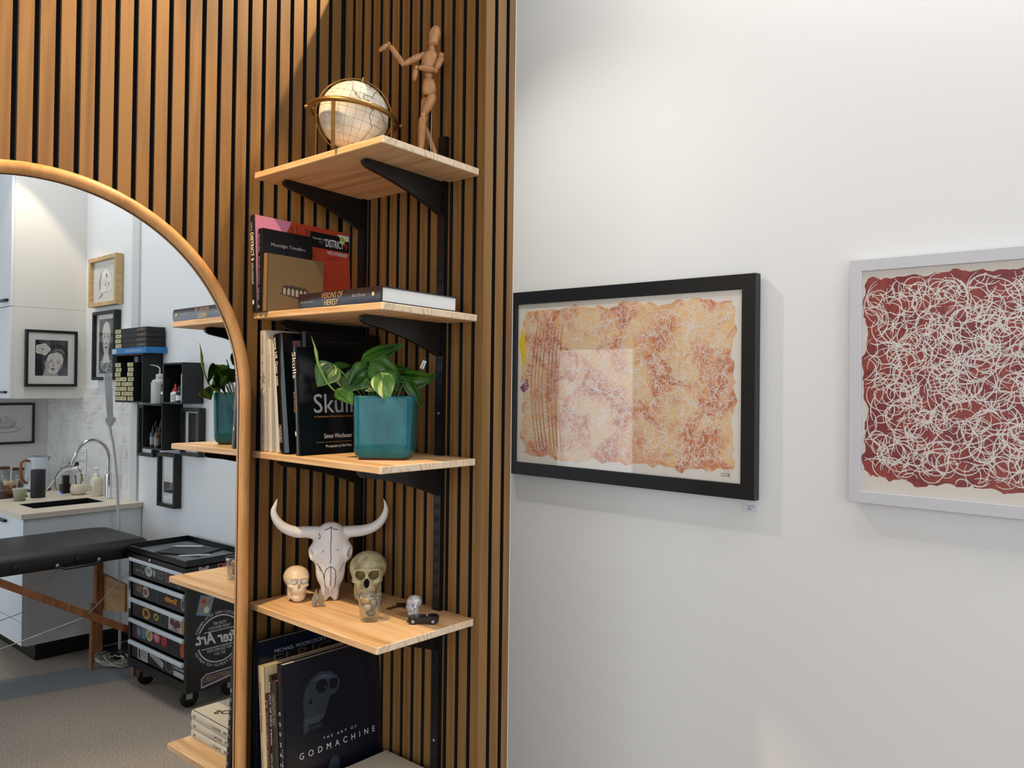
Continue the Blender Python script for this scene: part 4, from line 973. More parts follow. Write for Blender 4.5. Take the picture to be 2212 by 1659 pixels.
# horn axis points (x across, y depth, z up)
horn(-1, [(-.018, .006, .1700), (-.062, .006, .172), (-.085, .004, .173), (-.111, .0, .184), (-.130, -.004, .203), (-.1385, -.006, .226), (-.134, -.006, .245), (-.1305, -.006, .258)], 0)
horn(1, [(.016, .006, .1690), (.058, .006, .170), (.082, .004, .1725), (.106, .0, .181), (.124, -.004, .197), (.134, -.006, .219), (.1335, -.006, .237), (.1285, -.006, .252)], 0)

SOCK = ((.125, -.33, .605), (.098, .22, .088)); NOSE = ((0, -.42, .465), (.052, .16, .088))
def sd_skull(p):
    d = sde(p, (0, .08, .675), (.345, .42, .320))
    d = smin(d, sde(p, (0, -.15, .58), (.265, .21, .21)), .07)
    d = smin(d, sde(p, (0, -.20, .39), (.205, .21, .20)), .05)
    d = smin(d, sde(p, (0, -.18, .15), (.185, .19, .150)), .05)
    for s in (-1, 1):
        d = smin(d, sde(p, (s*.20, -.19, .475), (.085, .14, .050)), .04)
        d = smin(d, sde(p, (s*.205, .0, .28), (.05, .13, .25)), .06)
        d = smin(d, sde(p, (s*.13, -.30, .715), (.12, .06, .025)), .04)
    for s in (-1, 1):
        d = smax(d, -sde(p, (s*SOCK[0][0],)+SOCK[0][1:], SOCK[1]), .012)
        d = smax(d, -sde(p, (s*.245, -.28, .32), (.045, .14, .10)), .025)
        d = smax(d, -sde(p, (s*.415, -.13, .62), (.05, .16, .10)), .05)
    return smax(d, -sde(p, NOSE[0], NOSE[1]), .010)
SKV, SKF = nets(sd_skull, (-.42, -.48, -.05), (.42, .54, 1.05), .0125)
def skull(name, label, M, S, mat_, teeth=True, sub=None, crack=None, nose=True, soft=0.):
    random.seed(4)
    t = thing(name, label, 'skull ornament', M)
    V = np.array(SKV); b = MB(); XS = 1.06
    zmin = V[:, 2].min(); V = (V-np.array([0, 0, zmin]))*np.array([XS, 1, 1])
    VV = V.copy()
    b.add([tuple(x*S) for x in VV], SKF, 0, True)
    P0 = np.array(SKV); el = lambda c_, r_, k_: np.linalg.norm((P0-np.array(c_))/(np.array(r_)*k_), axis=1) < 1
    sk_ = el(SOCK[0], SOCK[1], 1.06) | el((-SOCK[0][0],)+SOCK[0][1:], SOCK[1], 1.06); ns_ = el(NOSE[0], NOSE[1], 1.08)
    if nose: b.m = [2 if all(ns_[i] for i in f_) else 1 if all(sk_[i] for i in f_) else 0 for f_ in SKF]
    o = b.build('skull', [mat_, mat('socket_shade_wash', '#8a7a4c', .6), mat('nose_dark', '#140e0a', .9)] if nose else mat_, t)  # tan sockets and dark nose: antique wash with the hollows' shade painted in
    if teeth:
        for row, z0 in ((0, .318), (1, .268)):
            for k in range(-5, 5):
                x = (k+.5)*.030; y = front_y(sd_skull, x, z0+zmin*0, -.8)
                if y is None: continue
                c = MB(); c.ball((x*XS*S, (y-.002)*S, (z0-zmin)*S), (.0170*S, .016*S, .024*S), 2); c.build('tooth', mat('tooth_ivory', '#b9ac93', .45), o)
    if crack:
        c = MB(); P_ = c
        for L in crack:
            P = []
            for (x, zz), (x2, z2) in zip(L, L[1:]):
                for k in range(4):
                    u = k/4; xx = x+(x2-x)*u+random.uniform(-.004, .004); zc = zz+(z2-zz)*u; y = front_y(sd_skull, xx, zc, -.8)
                    if y is not None: P.append((xx*XS*S, (y-.002)*S, (zc-zmin)*S))
            if len(P) > 2: c.tube(P, .0032*S, 5, cap=False)
        c.build('crack_lines', mat('skull_ink', '#3a2f1e', .8), o)
    return t
mb = mat('aged_bone', '#b3a67c', .45); c = coords(mb, (45, 45, 45)); n_ = nn(mb, 'ShaderNodeTexNoise', Scale=1.0, Detail=5); ln(mb, c, n_.inputs['Vector']); r_ = ramp(mb, [(.3, '#8a7a4e'), (.5, '#b5aa83'), (.7, '#c6bf9d')], n_.outputs[0]); ln(mb, r_.outputs[0], mb.node_tree.nodes['Principled BSDF'].inputs['Base Color'])
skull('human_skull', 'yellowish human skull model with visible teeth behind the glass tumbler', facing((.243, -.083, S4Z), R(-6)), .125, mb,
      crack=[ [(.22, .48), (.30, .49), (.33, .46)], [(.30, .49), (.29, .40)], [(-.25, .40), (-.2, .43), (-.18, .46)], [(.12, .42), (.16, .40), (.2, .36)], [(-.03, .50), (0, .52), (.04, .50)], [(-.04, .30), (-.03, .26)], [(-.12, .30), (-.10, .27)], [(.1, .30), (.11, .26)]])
mc = mat('cream_wax', '#d8c3a4', .4, Subsurface_Weight=.25); mc.node_tree.nodes['Principled BSDF'].inputs['Subsurface Radius'].default_value = (.01, .006, .003); mc.node_tree.nodes['Principled BSDF'].inputs['Subsurface Scale'].default_value = .5
skull('small_skull', 'smaller smooth cream skull left of the bull skull', facing((.104, -.196, S4Z), R(14)), .086, mc, teeth=False, nose=False, crack=None)
for o in list(COL.objects):
    if o.get('label', '').startswith('smaller smooth'):
        k = o.children[0]
        for s in (-1, 1):
            b = MB(); b.ball((s*.0113, -.0205, .0520), (.0086, .0060, .0075), 3); b.build('eye_disc', mat('milky_white', '#d9d6cf', .35), k)
mm_ = mat('howlite_marble', '#d5d3d2', .3); c = coords(mm_, (55, 55, 55)); v_ = nn(mm_, 'ShaderNodeTexNoise', Scale=1.0, Detail=6, Distortion=2.5); ln(mm_, c, v_.inputs['Vector']); r_ = ramp(mm_, [(.44, '#dcdada'), (.485, '#3a3a3e'), (.50, '#8f8f93'), (.56, '#dddbdb')], v_.outputs[0]); ln(mm_, r_.outputs[0], mm_.node_tree.nodes['Principled BSDF'].inputs['Base Color'])
skull('marble_skull', 'tiny white marble skull with grey veins behind the toy car', facing((.415, -.082, S4Z), R(-35)), .047, mm_, teeth=False, nose=False)

# pair of silver thorny pieces
ms_ = mat('antique_silver', '#cfc8bb', .28, 1.); n_ = nn(ms_, 'ShaderNodeTexNoise', Scale=900.0, Detail=2); bump(ms_, n_.outputs[0], 1., .002)
t = thing('silver_ornament', 'little pair of rough silver shells standing before the bull skull', 'ornament', facing((.190, -.192, S4Z+.0015)))
for s in (-1, 1):
    b = MB(); n = 22; m = 14; v = []; f = []; rnd = random.Random(5+s)
    for i in range(n):
        u = i/(n-1); wv = .0108*math.sin(math.pi*(.15+.85*min(1, u*1.0)))**.9*(1-u*.55) if u < .98 else .0006
        for k in range(m):
            a = math.pi*(.0+1.*k/(m-1)); rr = wv*(1+rnd.uniform(-.14, .14)); v.append((s*(.0085)+math.cos(a)*rr*.75-s*.004*u, -math.sin(a)*rr*.6, u*.040))
    for i in range(n-1):
        for k in range(m-1): f.append((i*m+k, i*m+k+1, (i+1)*m+k+1, (i+1)*m+k))
    b.add(v, f, 0, True)
    o = b.build('shell_half', ms_, t); md = o.modifiers.new('s', 'SOLIDIFY'); md.thickness = .0012

# faceted tumbler with trinkets
t = thing('glass_tumbler', 'clear faceted glass tumbler holding small trinkets on the fourth shelf', 'glass', facing((.372, -.176, S4Z)) @ Matrix.Diagonal((1, 1, .77, 1)))
b = MB(); n = 40; prof = [(.0, .0), (.0185, .0), (.0205, .002), (.0215, .010), (.0235, .040), (.0262, .068), (.0268, .077), (.0262, .0782), (.0252, .077), (.0245, .066), (.0215, .038), (.0190, .013), (.015, .0085), (0, .008)]
v = []; f = []
for i, (r, z) in enumerate(prof):
    for k in range(n):
        a = 2*math.pi*k/n; q = r*(1+.05*abs(math.cos(5*a))*(1 if 1 < i < 6 else 0)); v.append((q*math.cos(a), q*math.sin(a), z))
for i in range(len(prof)-1):
    for k in range(n): f.append((i*n+k, i*n+(k+1) % n, (i+1)*n+(k+1) % n, (i+1)*n+k))
b.add(v, f, 0, True); b.build('tumbler', M_GLASS, t)
M4 = facing((.372, -.176, S4Z)) @ Matrix.Diagonal((1, 1, .77, 1))
def trinket(name, label, cat, fn, ms):
    b = MB(); fn(b); o = b.build(name, ms); o.matrix_world = M4; tag(o, label, cat)
trinket('crystal_bead', 'round clear crystal stopper resting in the mouth of the tumbler', 'crystal', lambda b: b.ball((.010, .002, .0745), .0105, 3), M_GREYGL)
trinket('amber_stone', 'pale amber stone near the top inside the glass tumbler', 'stone', lambda b: b.box(-.0175, -.002, -.008, .006, .052, .066, 0, .003), mat('amber_stone', '#c9a566', .3))
trinket('white_stone', 'milky white stone below the amber one inside the tumbler', 'stone', lambda b: b.ball((-.0065, -.002, .040), (.010, .009, .0115), 3), mat('milky_stone', '#b8b2a6', .4))
trinket('grey_stone', 'grey rounded stone in the middle of the tumbler', 'stone', lambda b: b.ball((.0085, .002, .050), (.0095, .009, .012), 3), mat('grey_stone', '#7e7a75', .4))
trinket('dark_stone', 'dark grey stone at the bottom of the tumbler', 'stone', lambda b: b.ball((.002, .001, .0215), (.012, .011, .0105), 3), mat('dark_stone', '#66605a', .4))
trinket('silver_charm', 'slim curved silver charm standing inside the tumbler', 'charm', lambda b: b.tube([(-.015, -.010, .036), (-.012, -.012, .026), (-.004, -.013, .016), (.006, -.012, .0135)], .0008, 6), M_STEEL)

# bronze cross charm lying on the shelf
t = thing('cross_pendant', 'dark bronze cross pendant with a ring lying before the slatted wall', 'pendant', facing((.340, -.055, S4Z+.0028), R(28)))
mbz = mat('dark_bronze', '#4a3527', .35, 1.)
b = MB()
b.tube([(-.026, 0, .001), (-.012, 0, .002), (.0, 0, .003), (.016, 0, .002), (.028, 0, .001)], [.002, .0034, .004, .0034, .0018], 10)
b.tube([(0, -.015, .001), (0, -.006, .003), (0, .006, .003), (0, .015, .001)], [.0022, .0036, .0036, .0022], 10)
for q in ((-.026, 0), (.028, 0), (0, -.016), (0, .016)): b.ball((q[0], q[1], .0012), .0034, 2)
b.build('cross', mbz, t)
b = MB(); b.tube([(-.034+.006*math.cos(a), .006*math.sin(a), .0) for a in [2*math.pi*k/20 for k in range(20)]], .0011, 6, closed=True); b.build('ring', mbz, t)

# toy convertible
cs = (Vector((.456, -.136, 0))+Vector((.508, -.088, 0)))/2
ang = math.atan2(.050, .052)
t = thing('toy_car', 'tiny black convertible toy car near the front right of the fourth shelf', 'toy car', T((.478, -.106, S4Z)) @ RZ(ang))
mk = mat('toy_black', '#060608', .22)
side = [(-.034, .0045), (-.036, .008), (-.0345, .0125), (-.028, .0148), (-.014, .0165), (-.010, .0172), (-.008, .0165), (.012, .0165), (.016, .0182), (.030, .0175), (.0345, .0145), (.036, .009), (.034, .0045)]
b = MB(); b.T = plane((0, .0135, 0), (1, 0, 0), (0, 0, 1)); b.prism(side, 0, .027, 0)
o = b.build('body', mk, t); md = o.modifiers.new('b', 'BEVEL'); md.width = .0022; md.segments = 3; md.limit_method = 'ANGLE'
b = MB(); b.box(-.006, .0135, -.0105, .0105, .0160, .0170, 0); b.build('cockpit', M_BLACKM, t)
b = MB(); b.T = T((-.0095, 0, .0168)) @ RY(R(28)); b.box(-.0003, .0003, -.011, .011, 0, .0075); b.build('windscreen', M_GREYGL, t)
b = MB(); b.tube([(.008, -.006, .0165), (.0085, -.006, .0225), (.0085, -.0025, .0225), (.008, -.0025, .0165)], .0006, 6); b.build('roll_hoop', M_CHROME, t)
for x in (-.0225, .0225):
    for s in (-1, 1):
        b = MB(); b.T = T((x, s*.0118, .0062)) @ RX(R(90)); b.lathe([(0, -.0022), (.0058, -.0022), (.0062, -.0015), (.0062, .0015), (.0058, .0022), (0, .0022)], 24)
        w_ = b.build('wheel', mat('tyre', '#0c0c0c', .8), t)
        k = MB(); k.T = T((x, s*.0138+s*.0002, .0062)) @ RX(R(90)); k.lathe([(0, -.0006), (.0040, -.0006), (.0040, .0006), (0, .0006)], 20); k.build('hub', mat('hub_grey', '#9a9c9f', .35, .6), w_)
for s in (-1, 1):
    b = MB(); b.ball((-.0340, s*.0095, .0115), (.0016, .0026, .0018), 2); b.build('headlight', mat('lamp_clear', '#9c9a88', .2), t)
    b = MB(); b.ball((.0345, s*.0098, .0125), (.0014, .0032, .0016), 2); b.build('tail_light', mat('lamp_red', '#5c1418', .25), t)
# ------------------------------------------------------------------ kitchen corner, seen in the mirror
Yc = 1.0
M_TILE = mat('marble_tile', '#e4e2de', .18)
def _tile():
    m = M_TILE; c = coords(m, (1, 1, 1)); sx = nn(m, 'ShaderNodeSeparateXYZ'); ln(m, c, sx.inputs[0])
    cb = nn(m, 'ShaderNodeCombineXYZ'); ln(m, sx.outputs['X'], cb.inputs[0]); ln(m, sx.outputs['Z'], cb.inputs[1])
    br = nn(m, 'ShaderNodeTexBrick', Scale=1.0); br.offset = .5
    for k, v_ in (('Brick Width', .42), ('Row Height', .1055), ('Mortar Size', .0022), ('Color1', (1, 1, 1, 1)), ('Color2', (1, 1, 1, 1)), ('Mortar', (0, 0, 0, 1))): br.inputs[k].default_value = v_
    ln(m, cb.outputs[0], br.inputs['Vector'])
    nz = nn(m, 'ShaderNodeTexNoise', Scale=2.2, Detail=6, Roughness=.55, Distortion=1.6); ln(m, c, nz.inputs['Vector'])
    r = ramp(m, [(.40, '#e6e4e0'), (.492, '#dedcd8'), (.50, '#b4b4b4'), (.508, '#dedcd8'), (.6, '#e8e6e2')], nz.outputs[0])
    mx = nn(m, 'ShaderNodeMix', data_type='RGBA'); ln(m, br.outputs['Color'], mx.inputs[0]); mx.inputs[6].default_value = lin('#f3f2ef'); ln(m, r.outputs[0], mx.inputs[7])
    ln(m, mx.outputs[2], m.node_tree.nodes['Principled BSDF'].inputs['Base Color']); bump(m, br.outputs['Color'], .4, .002)
_tile()
b = MB(); b.box(3.815, 5.3, .990, 1.0, .90, 1.637); structure('trim_2', b, M_TILE)
b = MB(); b.box(3.80, 3.817, .986, 1.0, .90, 1.640); structure('trim_3', b, M_WHITEP)
# base cabinet
t = thing('base_cabinet', 'white lacquered kitchen base cabinet with drawers and a black plinth', 'kitchen cabinet', (3.64, .315, 0))
b = MB(); b.box(0, .018, .02, .68, .125, .87); b.box(1.637, 1.655, .02, .68, .125, .87); b.box(.018, 1.637, .662, .68, .125, .87); b.box(.018, 1.637, .02, .662, .125, .143); b.box(.78, .80, .02, .662, .143, .87); b.build('body', M_LACQ, t)
b = MB(); b.box(.10, 1.655, .105, .68, 0.001, .125); b.build('plinth', M_BLACK, t)
for x0, x1 in ((.004, .80), (.804, 1.60)):
    for z0, z1 in ((.13, .262), (.266, .60), (.604, .866)):
        b = MB(); b.box(x0, x1, 0, .0195, z0, z1, 0, .001); d_ = b.build('drawer', M_LACQ, t)
        if z1 > .8: k = MB(); k.box((x0+x1)/2-.12, (x0+x1)/2+.02, -.022, -.0005, z1-.042, z1-.026, 0, .002); k.build('handle', M_BLACK, d_)
# worktop with a rectangular cut-out
mw = mat('stone_worktop', '#d8ccb9', .35); n_ = nn(mw, 'ShaderNodeTexNoise', Scale=180.0, Detail=2); r_ = ramp(mw, [(.4, '#cfc2ae'), (.6, '#e2d8c8')], n_.outputs[0]); ln(mw, r_.outputs[0], mw.node_tree.nodes['Principled BSDF'].inputs['Base Color'])
b = MB(); WX = (3.625, 3.845, 4.135, 5.3); WY = (.300, .435, .855, .998)
for i in range(3):
    for j in range(3):
        if i == 1 and j == 1: continue
        b.box(WX[i], WX[i+1], WY[j], WY[j+1], .8705, .900)
tag(b.build('worktop', mw), 'pale stone kitchen worktop with a sink cut-out on the white cabinet', 'worktop')
b = MB(); b.box(3.847, 4.133, .437, .853, .66, .664); b.box(3.847, 3.851, .437, .853, .664, .897); b.box(4.129, 4.133, .437, .853, .664, .897); b.box(3.851, 4.129, .437, .441, .664, .897); b.box(3.851, 4.129, .849, .853, .664, .897)
t = thing('kitchen_sink', 'dark undermount sink set in the pale stone worktop', 'sink', (0, 0, 0)); b.build('basin', mat('dark_steel', '#3b3c40', .3, .7), t)
b = MB(); b.T = T((3.99, .65, .6642)); b.lathe([(0, 0), (.035, 0), (.038, .002), (0, .003)], 20); b.build('drain', M_STEEL, t)
# tap
t = thing('kitchen_tap', 'tall chrome gooseneck tap behind the sink', 'tap', (3.975, .925, .9005))
P = [(0, 0, .0), (0, 0, .12), (0, 0, .27)]+[(.0, -.105+.105*math.cos(a), .27+.125*math.sin(a)) for a in [R(q) for q in range(10, 171, 10)]]+[(0, -.222, .262), (0, -.232, .235)]
b = MB(); b.tube(P, .0125, 16); b.build('spout', M_CHROME, t)
b = MB(); b.lathe([(0, 0), (.024, 0), (.024, .008), (.019, .012), (.019, .165), (.0165, .17)], 24); b.build('body', M_CHROME, t)
b = MB(); b.T = T((.0, 0, .14)) @ RY(R(90)); b.lathe([(0, .015), (.012, .015), (.012, .05), (0, .05)], 16); b.tube([(0, 0, .045), (-.05, 0, .05)], .004, 8); b.build('lever', M_CHROME, t)
# wall cupboard
t = thing('wall_cupboard', 'tall white wall cupboard above the worktop', 'kitchen cabinet', (4.6, .515, 1.565))
b = MB(); b.box(0, .70, .02, .4848, 0, .6355); b.box(0, .70, .02, .4848, .637, H-1.565-.002); b.build('body', mat('cupboard_side', '#dedcd8', .4), t)
for z0, z1 in ((.002, .633), (.638, 2.02)):
    b = MB(); b.box(.002, .698, 0, .0195, z0, z1, 0, .001); d_ = b.build('door', M_LACQ, t); k = MB(); k.box(.04, .16, -.02, -.0005, z0+.035 if z0 < .1 else z0+.03, z0+.05, 0, .002); k.build('handle', M_BLACK, d_)

# ---- framed drawings
def poly(b, pts, z, mi): b.flat(pts, z, mi)
def blobs(b, L, z0=0.):
    for i, (pts, mi) in enumerate(L): b.flat(pts, z0+i*.00008, mi)
G = [mat('g%d' % i, c_, .8) if False else mat('graphite_%s' % nm, c_, .8) for i, (nm, c_) in enumerate((('paper', '#d9d6d0'), ('light', '#a9a6a2'), ('mid', '#77757a'), ('dark', '#424248'), ('black', '#1c1c20'), ('white', '#ece9e4')))]
def scale(P, cx, cy, s, rot=0, fx=1):
    o = []
    for x, y in P:
        x *= s*fx; y *= s; o.append((cx+x*math.cos(rot)-y*math.sin(rot), cy+x*math.sin(rot)+y*math.cos(rot)))
    return o
def face(b, cx, cy, s, z, rot=0, fx=1):
    """drawn face, s = half height"""
    q = lambda P: scale(P, cx, cy, s, rot, fx)
    L = [(q([(-.62, .5), (-.66, .1), (-.58, -.35), (-.35, -.8), (-.1, -1.0), (.15, -1.0), (.4, -.78), (.6, -.35), (.66, .1), (.62, .55), (.4, .95), (0, 1.1), (-.4, .95)]), 0),
         (q([(-.64, .1), (-.56, -.35), (-.34, -.78), (-.26, -.5), (-.36, -.2), (-.3, .05), (-.5, .15)]), 1), (q([(.64, .1), (.58, -.35), (.42, -.72), (.44, -.3), (.5, .1)]), 1)]
    for s_ in (-1, 1):
        L += [(q(ell(s_*.29, .12, .17, .085, 16)), 1), (q(ell(s_*.29, .10, .13, .055, 16)), 5), (q(ell(s_*.29, .10, .055, .055, 12)), 4),
              (q([(s_*.12, .16), (s_*.29, .2), (s_*.46, .14), (s_*.29, .165)]), 4), (q([(s_*.10, .27), (s_*.3, .37), (s_*.5, .27), (s_*.3, .33)]), 3)]
    L += [(q([(-.05, .15), (-.10, -.22), (-.02, -.26), (.02, -.2)]), 1), (q([(-.13, -.24), (-.05, -.31), (.05, -.31), (.13, -.24), (.05, -.27), (-.05, -.27)]), 3),
          (q([(-.22, -.52), (-.06, -.46), (0, -.48), (.06, -.46), (.22, -.52), (.0, -.55)]), 3), (q([(-.20, -.525), (0, -.55), (.20, -.525), (.08, -.60), (-.08, -.60)]), 2), (q(ell(0, -.70, .10, .02, 12)), 1)]
    blobs(b, L, z)
    return z+len(L)*.00008
def rose(b, cx, cy, r, z):
    for k, (rr, n_, mi) in enumerate(((1.0, 5, 1), (.93, 5, 5), (.75, 5, 2), (.69, 5, 0), (.52, 4, 2), (.47, 4, 5), (.30, 4, 3), (.25, 4, 0), (.12, 3, 3))):
        P = []; ph = (k//2)*.7
        for i in range(40):
            a = 2*math.pi*i/40; P.append((cx+r*rr*(1+.10*math.cos(n_*a+ph))*math.cos(a), cy+r*rr*.86*(1+.10*math.cos(n_*a+ph))*math.sin(a)))
        b.flat(P, z+k*.0001, mi)
def artface(t, zb):
    w, h = .335, .395
    b = MB(); b.T = T((w, 0, 0)) @ Matrix.Diagonal((-1, 1, 1, 1)); b.flat(rect(.063, .076, .273, .328), zb+.0003, 3)
    b.flat([(.063, .076), (.12, .076), (.10, .18), (.12, .26), (.08, .328), (.063, .328)], zb+.0005, 4); b.flat([(.15, .25), (.19, .30), (.25, .29), (.273, .24), (.273, .12), (.24, .16), (.25, .22)], zb+.0006, 4)
    b.flat([(.11, .076), (.13, .13), (.12, .18), (.20, .12), (.21, .076)], zb+.0007, 1)
    z = face(b, .185, .165, .078, zb+.0008, R(-12), 1.05)
    b.flat([(.115, .20), (.135, .255), (.20, .285), (.255, .25), (.262, .20), (.245, .225), (.20, .245), (.15, .23), (.125, .18)], z+.0003, 3)
    for k in range(9): b.ribbon([(.16+k*.008, .24+.002*k), (.19+k*.006, .262), (.225+k*.003, .262-k*.004)], .0016, z+.0005+k*1e-5, 1)
    rose(b, .110, .262, .047, z+.0008)
    b.build('drawing', G, t)
picture('framed_drawing', 'black-framed pencil portrait of a woman with a rose in her hair on the cupboard side', 'picture', plane((4.592, .937, 1.648), (0, -1, 0), (0, 0, 1)), .335, .397, .019, .022, M_BLACK, artface, setback=.001)
def artface2(t, zb):
    b = MB(); b.flat(rect(.060, .045, .305, .425), zb+.0003, 3); b.flat([(.12, .12), (.15, .2), (.14, .26), (.22, .26), (.21, .2), (.25, .12)], zb+.0005, 0); b.flat([(.14, .26), (.15, .2), (.13, .13), (.17, .2)], zb+.0006, 1)
    z = face(b, .183, .285, .112, zb+.0007, 0, .92); rnd = random.Random(8)
    for k in range(70):
        x, y = rnd.uniform(.075, .29), rnd.uniform(.052, .125); r = rnd.uniform(.006, .018); a = rnd.uniform(0, 6)
        b.ribbon([(x+r*math.cos(a+q*.5), y+r*math.sin(a+q*.5)*.7) for q in range(7)], .0026, z+.0004+k*1e-6, rnd.choice((0, 5, 5, 1)))
    b.build('drawing', G, t)
picture('framed_drawing', 'tall black-framed drawing of a pale bald face on the back wall beneath the wooden frame', 'picture', MY((3.992, .999, 1.694)), .372, .478, .022, .046, M_BLACK, artface2, recess=.02)
def artskull(t, zb):
    b = MB(); b.flat(rect(.075, .045, .385, .295), zb+.0003, 0)
    w = .455
    P = [(.14, .21), (.12, .16), (.13, .12), (.17, .085), (.20, .10), (.25, .095), (.30, .10), (.335, .13), (.33, .19), (.29, .245), (.23, .27), (.17, .25)]
    P = [(w-x, y) for x, y in P]
    b.flat(P, zb+.0005, 5); b.ribbon(P+[P[0]], .003, zb+.0006, 3)
    b.flat([(w-x, y) for x, y in [(.14, .21), (.12, .16), (.13, .12), (.145, .12), (.15, .18), (.17, .245)]], zb+.0007, 2)
    rnd = random.Random(6)
    for cx, cy, r, m_ in ((.245, .212, .013, 3), (.285, .150, .011, 2), (.235, .150, .010, 2)): b.flat([(w-cx+r*q_*math.cos(a_), cy+r*1.6*q_*math.sin(a_)) for a_, q_ in [(6.283*k/11, rnd.uniform(.6, 1.1)) for k in range(11)]], zb+.0008, m_)
    for k in range(46):
        x, y = rnd.uniform(.16, .32), rnd.uniform(.095, .185); L_ = rnd.uniform(.008, .03); a_ = rnd.uniform(1.0, 2.2); b.ribbon([(w-x, y), (w-x-L_*.5*math.cos(a_)+.002, y+L_*.5*math.sin(a_)), (w-x-L_*math.cos(a_), y+L_*math.sin(a_))], .0012, zb+.0010+k*1e-6, rnd.choice((2, 2, 3)))
    for k in range(16): b.ribbon([(w-.165+k*.002, .245-k*.007), (w-.15+k*.001, .25-k*.008)], .001, zb+.0011+k*1e-6, 3)
    b.flat([(w-.20, .10), (w-.17, .07), (w-.11, .055), (w-.13, .07), (w-.16, .085)], zb+.0008, 2)
    b.build('drawing', G, t)
picture('framed_drawing', 'light wood-framed sketch of a skull, highest picture on the back wall', 'picture', MY((3.965, .999, 2.208)), .462, .345, .028, .052, wood('light_ash', '#a98a5e', '#bd9e70', '#cbae82', (30, 30, 4), .5), artskull, recess=.022)
def artbowl(t, zb):
    b = MB(); w, h = .40, .315; rnd = random.Random(4)
    b.ribbon(rect(.075, .06, w-.085, h-.055)+[(.075, .06)], .0008, zb+.0003, 1)
    cx, cy = .20, .13
    b.ribbon(ell(cx, cy-.020, .105, .020, 40)+[(cx+.105, cy-.020)], .003, zb+.0004, 3); b.ribbon([(cx-.075, cy+.05), (cx-.07, cy+.02), (cx-.045, cy-.005), (cx, cy-.013), (cx+.045, cy-.005), (cx+.07, cy+.02), (cx+.075, cy+.06)], .0035, zb+.0005, 3)
    for k in range(80):
        x, y = cx+rnd.uniform(-.065, .065), cy+rnd.uniform(.0, .08); r = rnd.uniform(.005, .014); a = rnd.uniform(0, 6); b.ribbon([(x+r*math.cos(a+q*.55), y+r*math.sin(a+q*.55)*.55) for q in range(7)], .0013, zb+.0006+k*1e-6, 2)
    b.build('drawing', G, t)
picture('framed_drawing', 'black-framed line drawing of a heaped bowl beneath the wall cupboard', 'picture', plane((5.299, .895, 1.212), (0, -1, 0), (0, 0, 1)), .40, .312, .017, .02, M_BLACK, artbowl)
def artplain(t, zb):
    b = MB(); b.flat(rect(.055, .075, .175, .255), zb+.0003, 4); rnd = random.Random(2)
    for k in range(20):
        y = .095+k*.007; b.ribbon([(.115+rnd.uniform(-.03, .03), y), (.115, y+.012), (.115+rnd.uniform(-.04, .04), y+.016)], .0015, zb+.0005+k*1e-6, 2)
    b.build('drawing', G, t)
picture('framed_print', 'black-framed botanical print partly behind the plant reflection, right of the open box shelves', 'picture', MY((2.815, .999, 1.238)), .235, .285, .022, .042, M_BLACK, artplain, recess=.02)
picture('framed_print', 'black-framed pale print almost hidden behind the lowest black box shelf', 'picture', MY((3.405, .999, 1.205)), .225, .33, .022, .042, M_BLACK, artplain, recess=.02)
def artlow(t, zb):
    b = MB(); b.flat(rect(.05, .085, .185, .29), zb+.0003, 5); b.flat(rect(.05, .085, .185, .15), zb+.0004, 3); b.build('drawing', G, t)
picture('framed_print', 'narrow black-framed print hanging lowest under the box shelves', 'picture', MY((3.105, .999, .912)), .230, .328, .020, .046, M_BLACK, artlow, recess=.02)

# ---- open black box shelves with their contents
M_BOX = mat('charcoal_box', '#14161a', .55)
def boxshelf(x0, x1, z0, z1, y0, label):
    t = thing('box_shelf', label, 'wall shelf', (x0, y0, z0)); w, h, d, k = x1-x0, z1-z0, .998-y0, .010
    for nm, a in (('side_panel', (0, k, 0, d, 0, h)), ('side_panel', (w-k, w, 0, d, 0, h)), ('top_panel', (k, w-k, 0, d, h-k, h)), ('bottom_panel', (k, w-k, 0, d, 0, k)), ('back_panel', (k, w-k, d-.006, d, k, h-k))):
        b = MB(); b.box(*a); b.build(nm, M_BOX, t)
boxshelf(3.368, 3.76, 1.548, 1.856, .872, 'black open box shelf crammed with small labelled boxes')
boxshelf(2.846, 3.092, 1.548, 1.789, .872, 'black open box shelf holding the red-capped bottle')
boxshelf(3.096, 3.362, 1.268, 1.544, .872, 'black open box shelf holding the ink bottles')
CBOX = mat('cartridge_box', '#0d0d10', .5); CLAB = mat('cartridge_label', '#c9bf8e', .6)
def cart(loc, w, h, d, rz=0., lab_=None, side=False, g='small black needle boxes'):
    t = thing('cartridge_box', lab_, 'box', T(loc) @ RZ(rz), g)
    b = MB(); b.box(0, w, 0, d, 0, h, 0, .001); b.build('carton', CBOX, t)
    b = MB()
    if side:   # end label at the +x end of the long side (left end in the mirror)
        b.box(w-.085, w-.002, -.0008, -.0001, .003, h-.003, 0); b.T = MY((w-.065, -.0012, h*.3)); b.text('3RL', w=.045, h=h*.4, mi=1); b.T = MY((.02, -.0012, h*.3)); b.text('WARBLADE', w=.115, h=h*.45, mi=2)
    else: b.box(.004, w-.004, -.0008, -.0001, .003, h-.003, 0); b.T = MY((w*.2, -.0012, h*.3)); b.text('3RL', w=w*.55, h=h*.42, mi=1)
    b.build('label_sticker', [CLAB, BLK, mat('rose_gold', '#a98d76', .5)], t)
    return t
order = ['lowest', 'second', 'third', 'topmost']
for k in range(4):
    cart((3.325+.006*(k % 2), .878, 1.895+k*.0315), .455, .0305, .115, 0, '%s of the four long black boxes piled on the blue box' % order[k], True, 'long black boxes')
t = thing('blue_box', 'flat bright blue box lying on the crammed black box shelf', 'box', (3.308, .868, 1.8565))
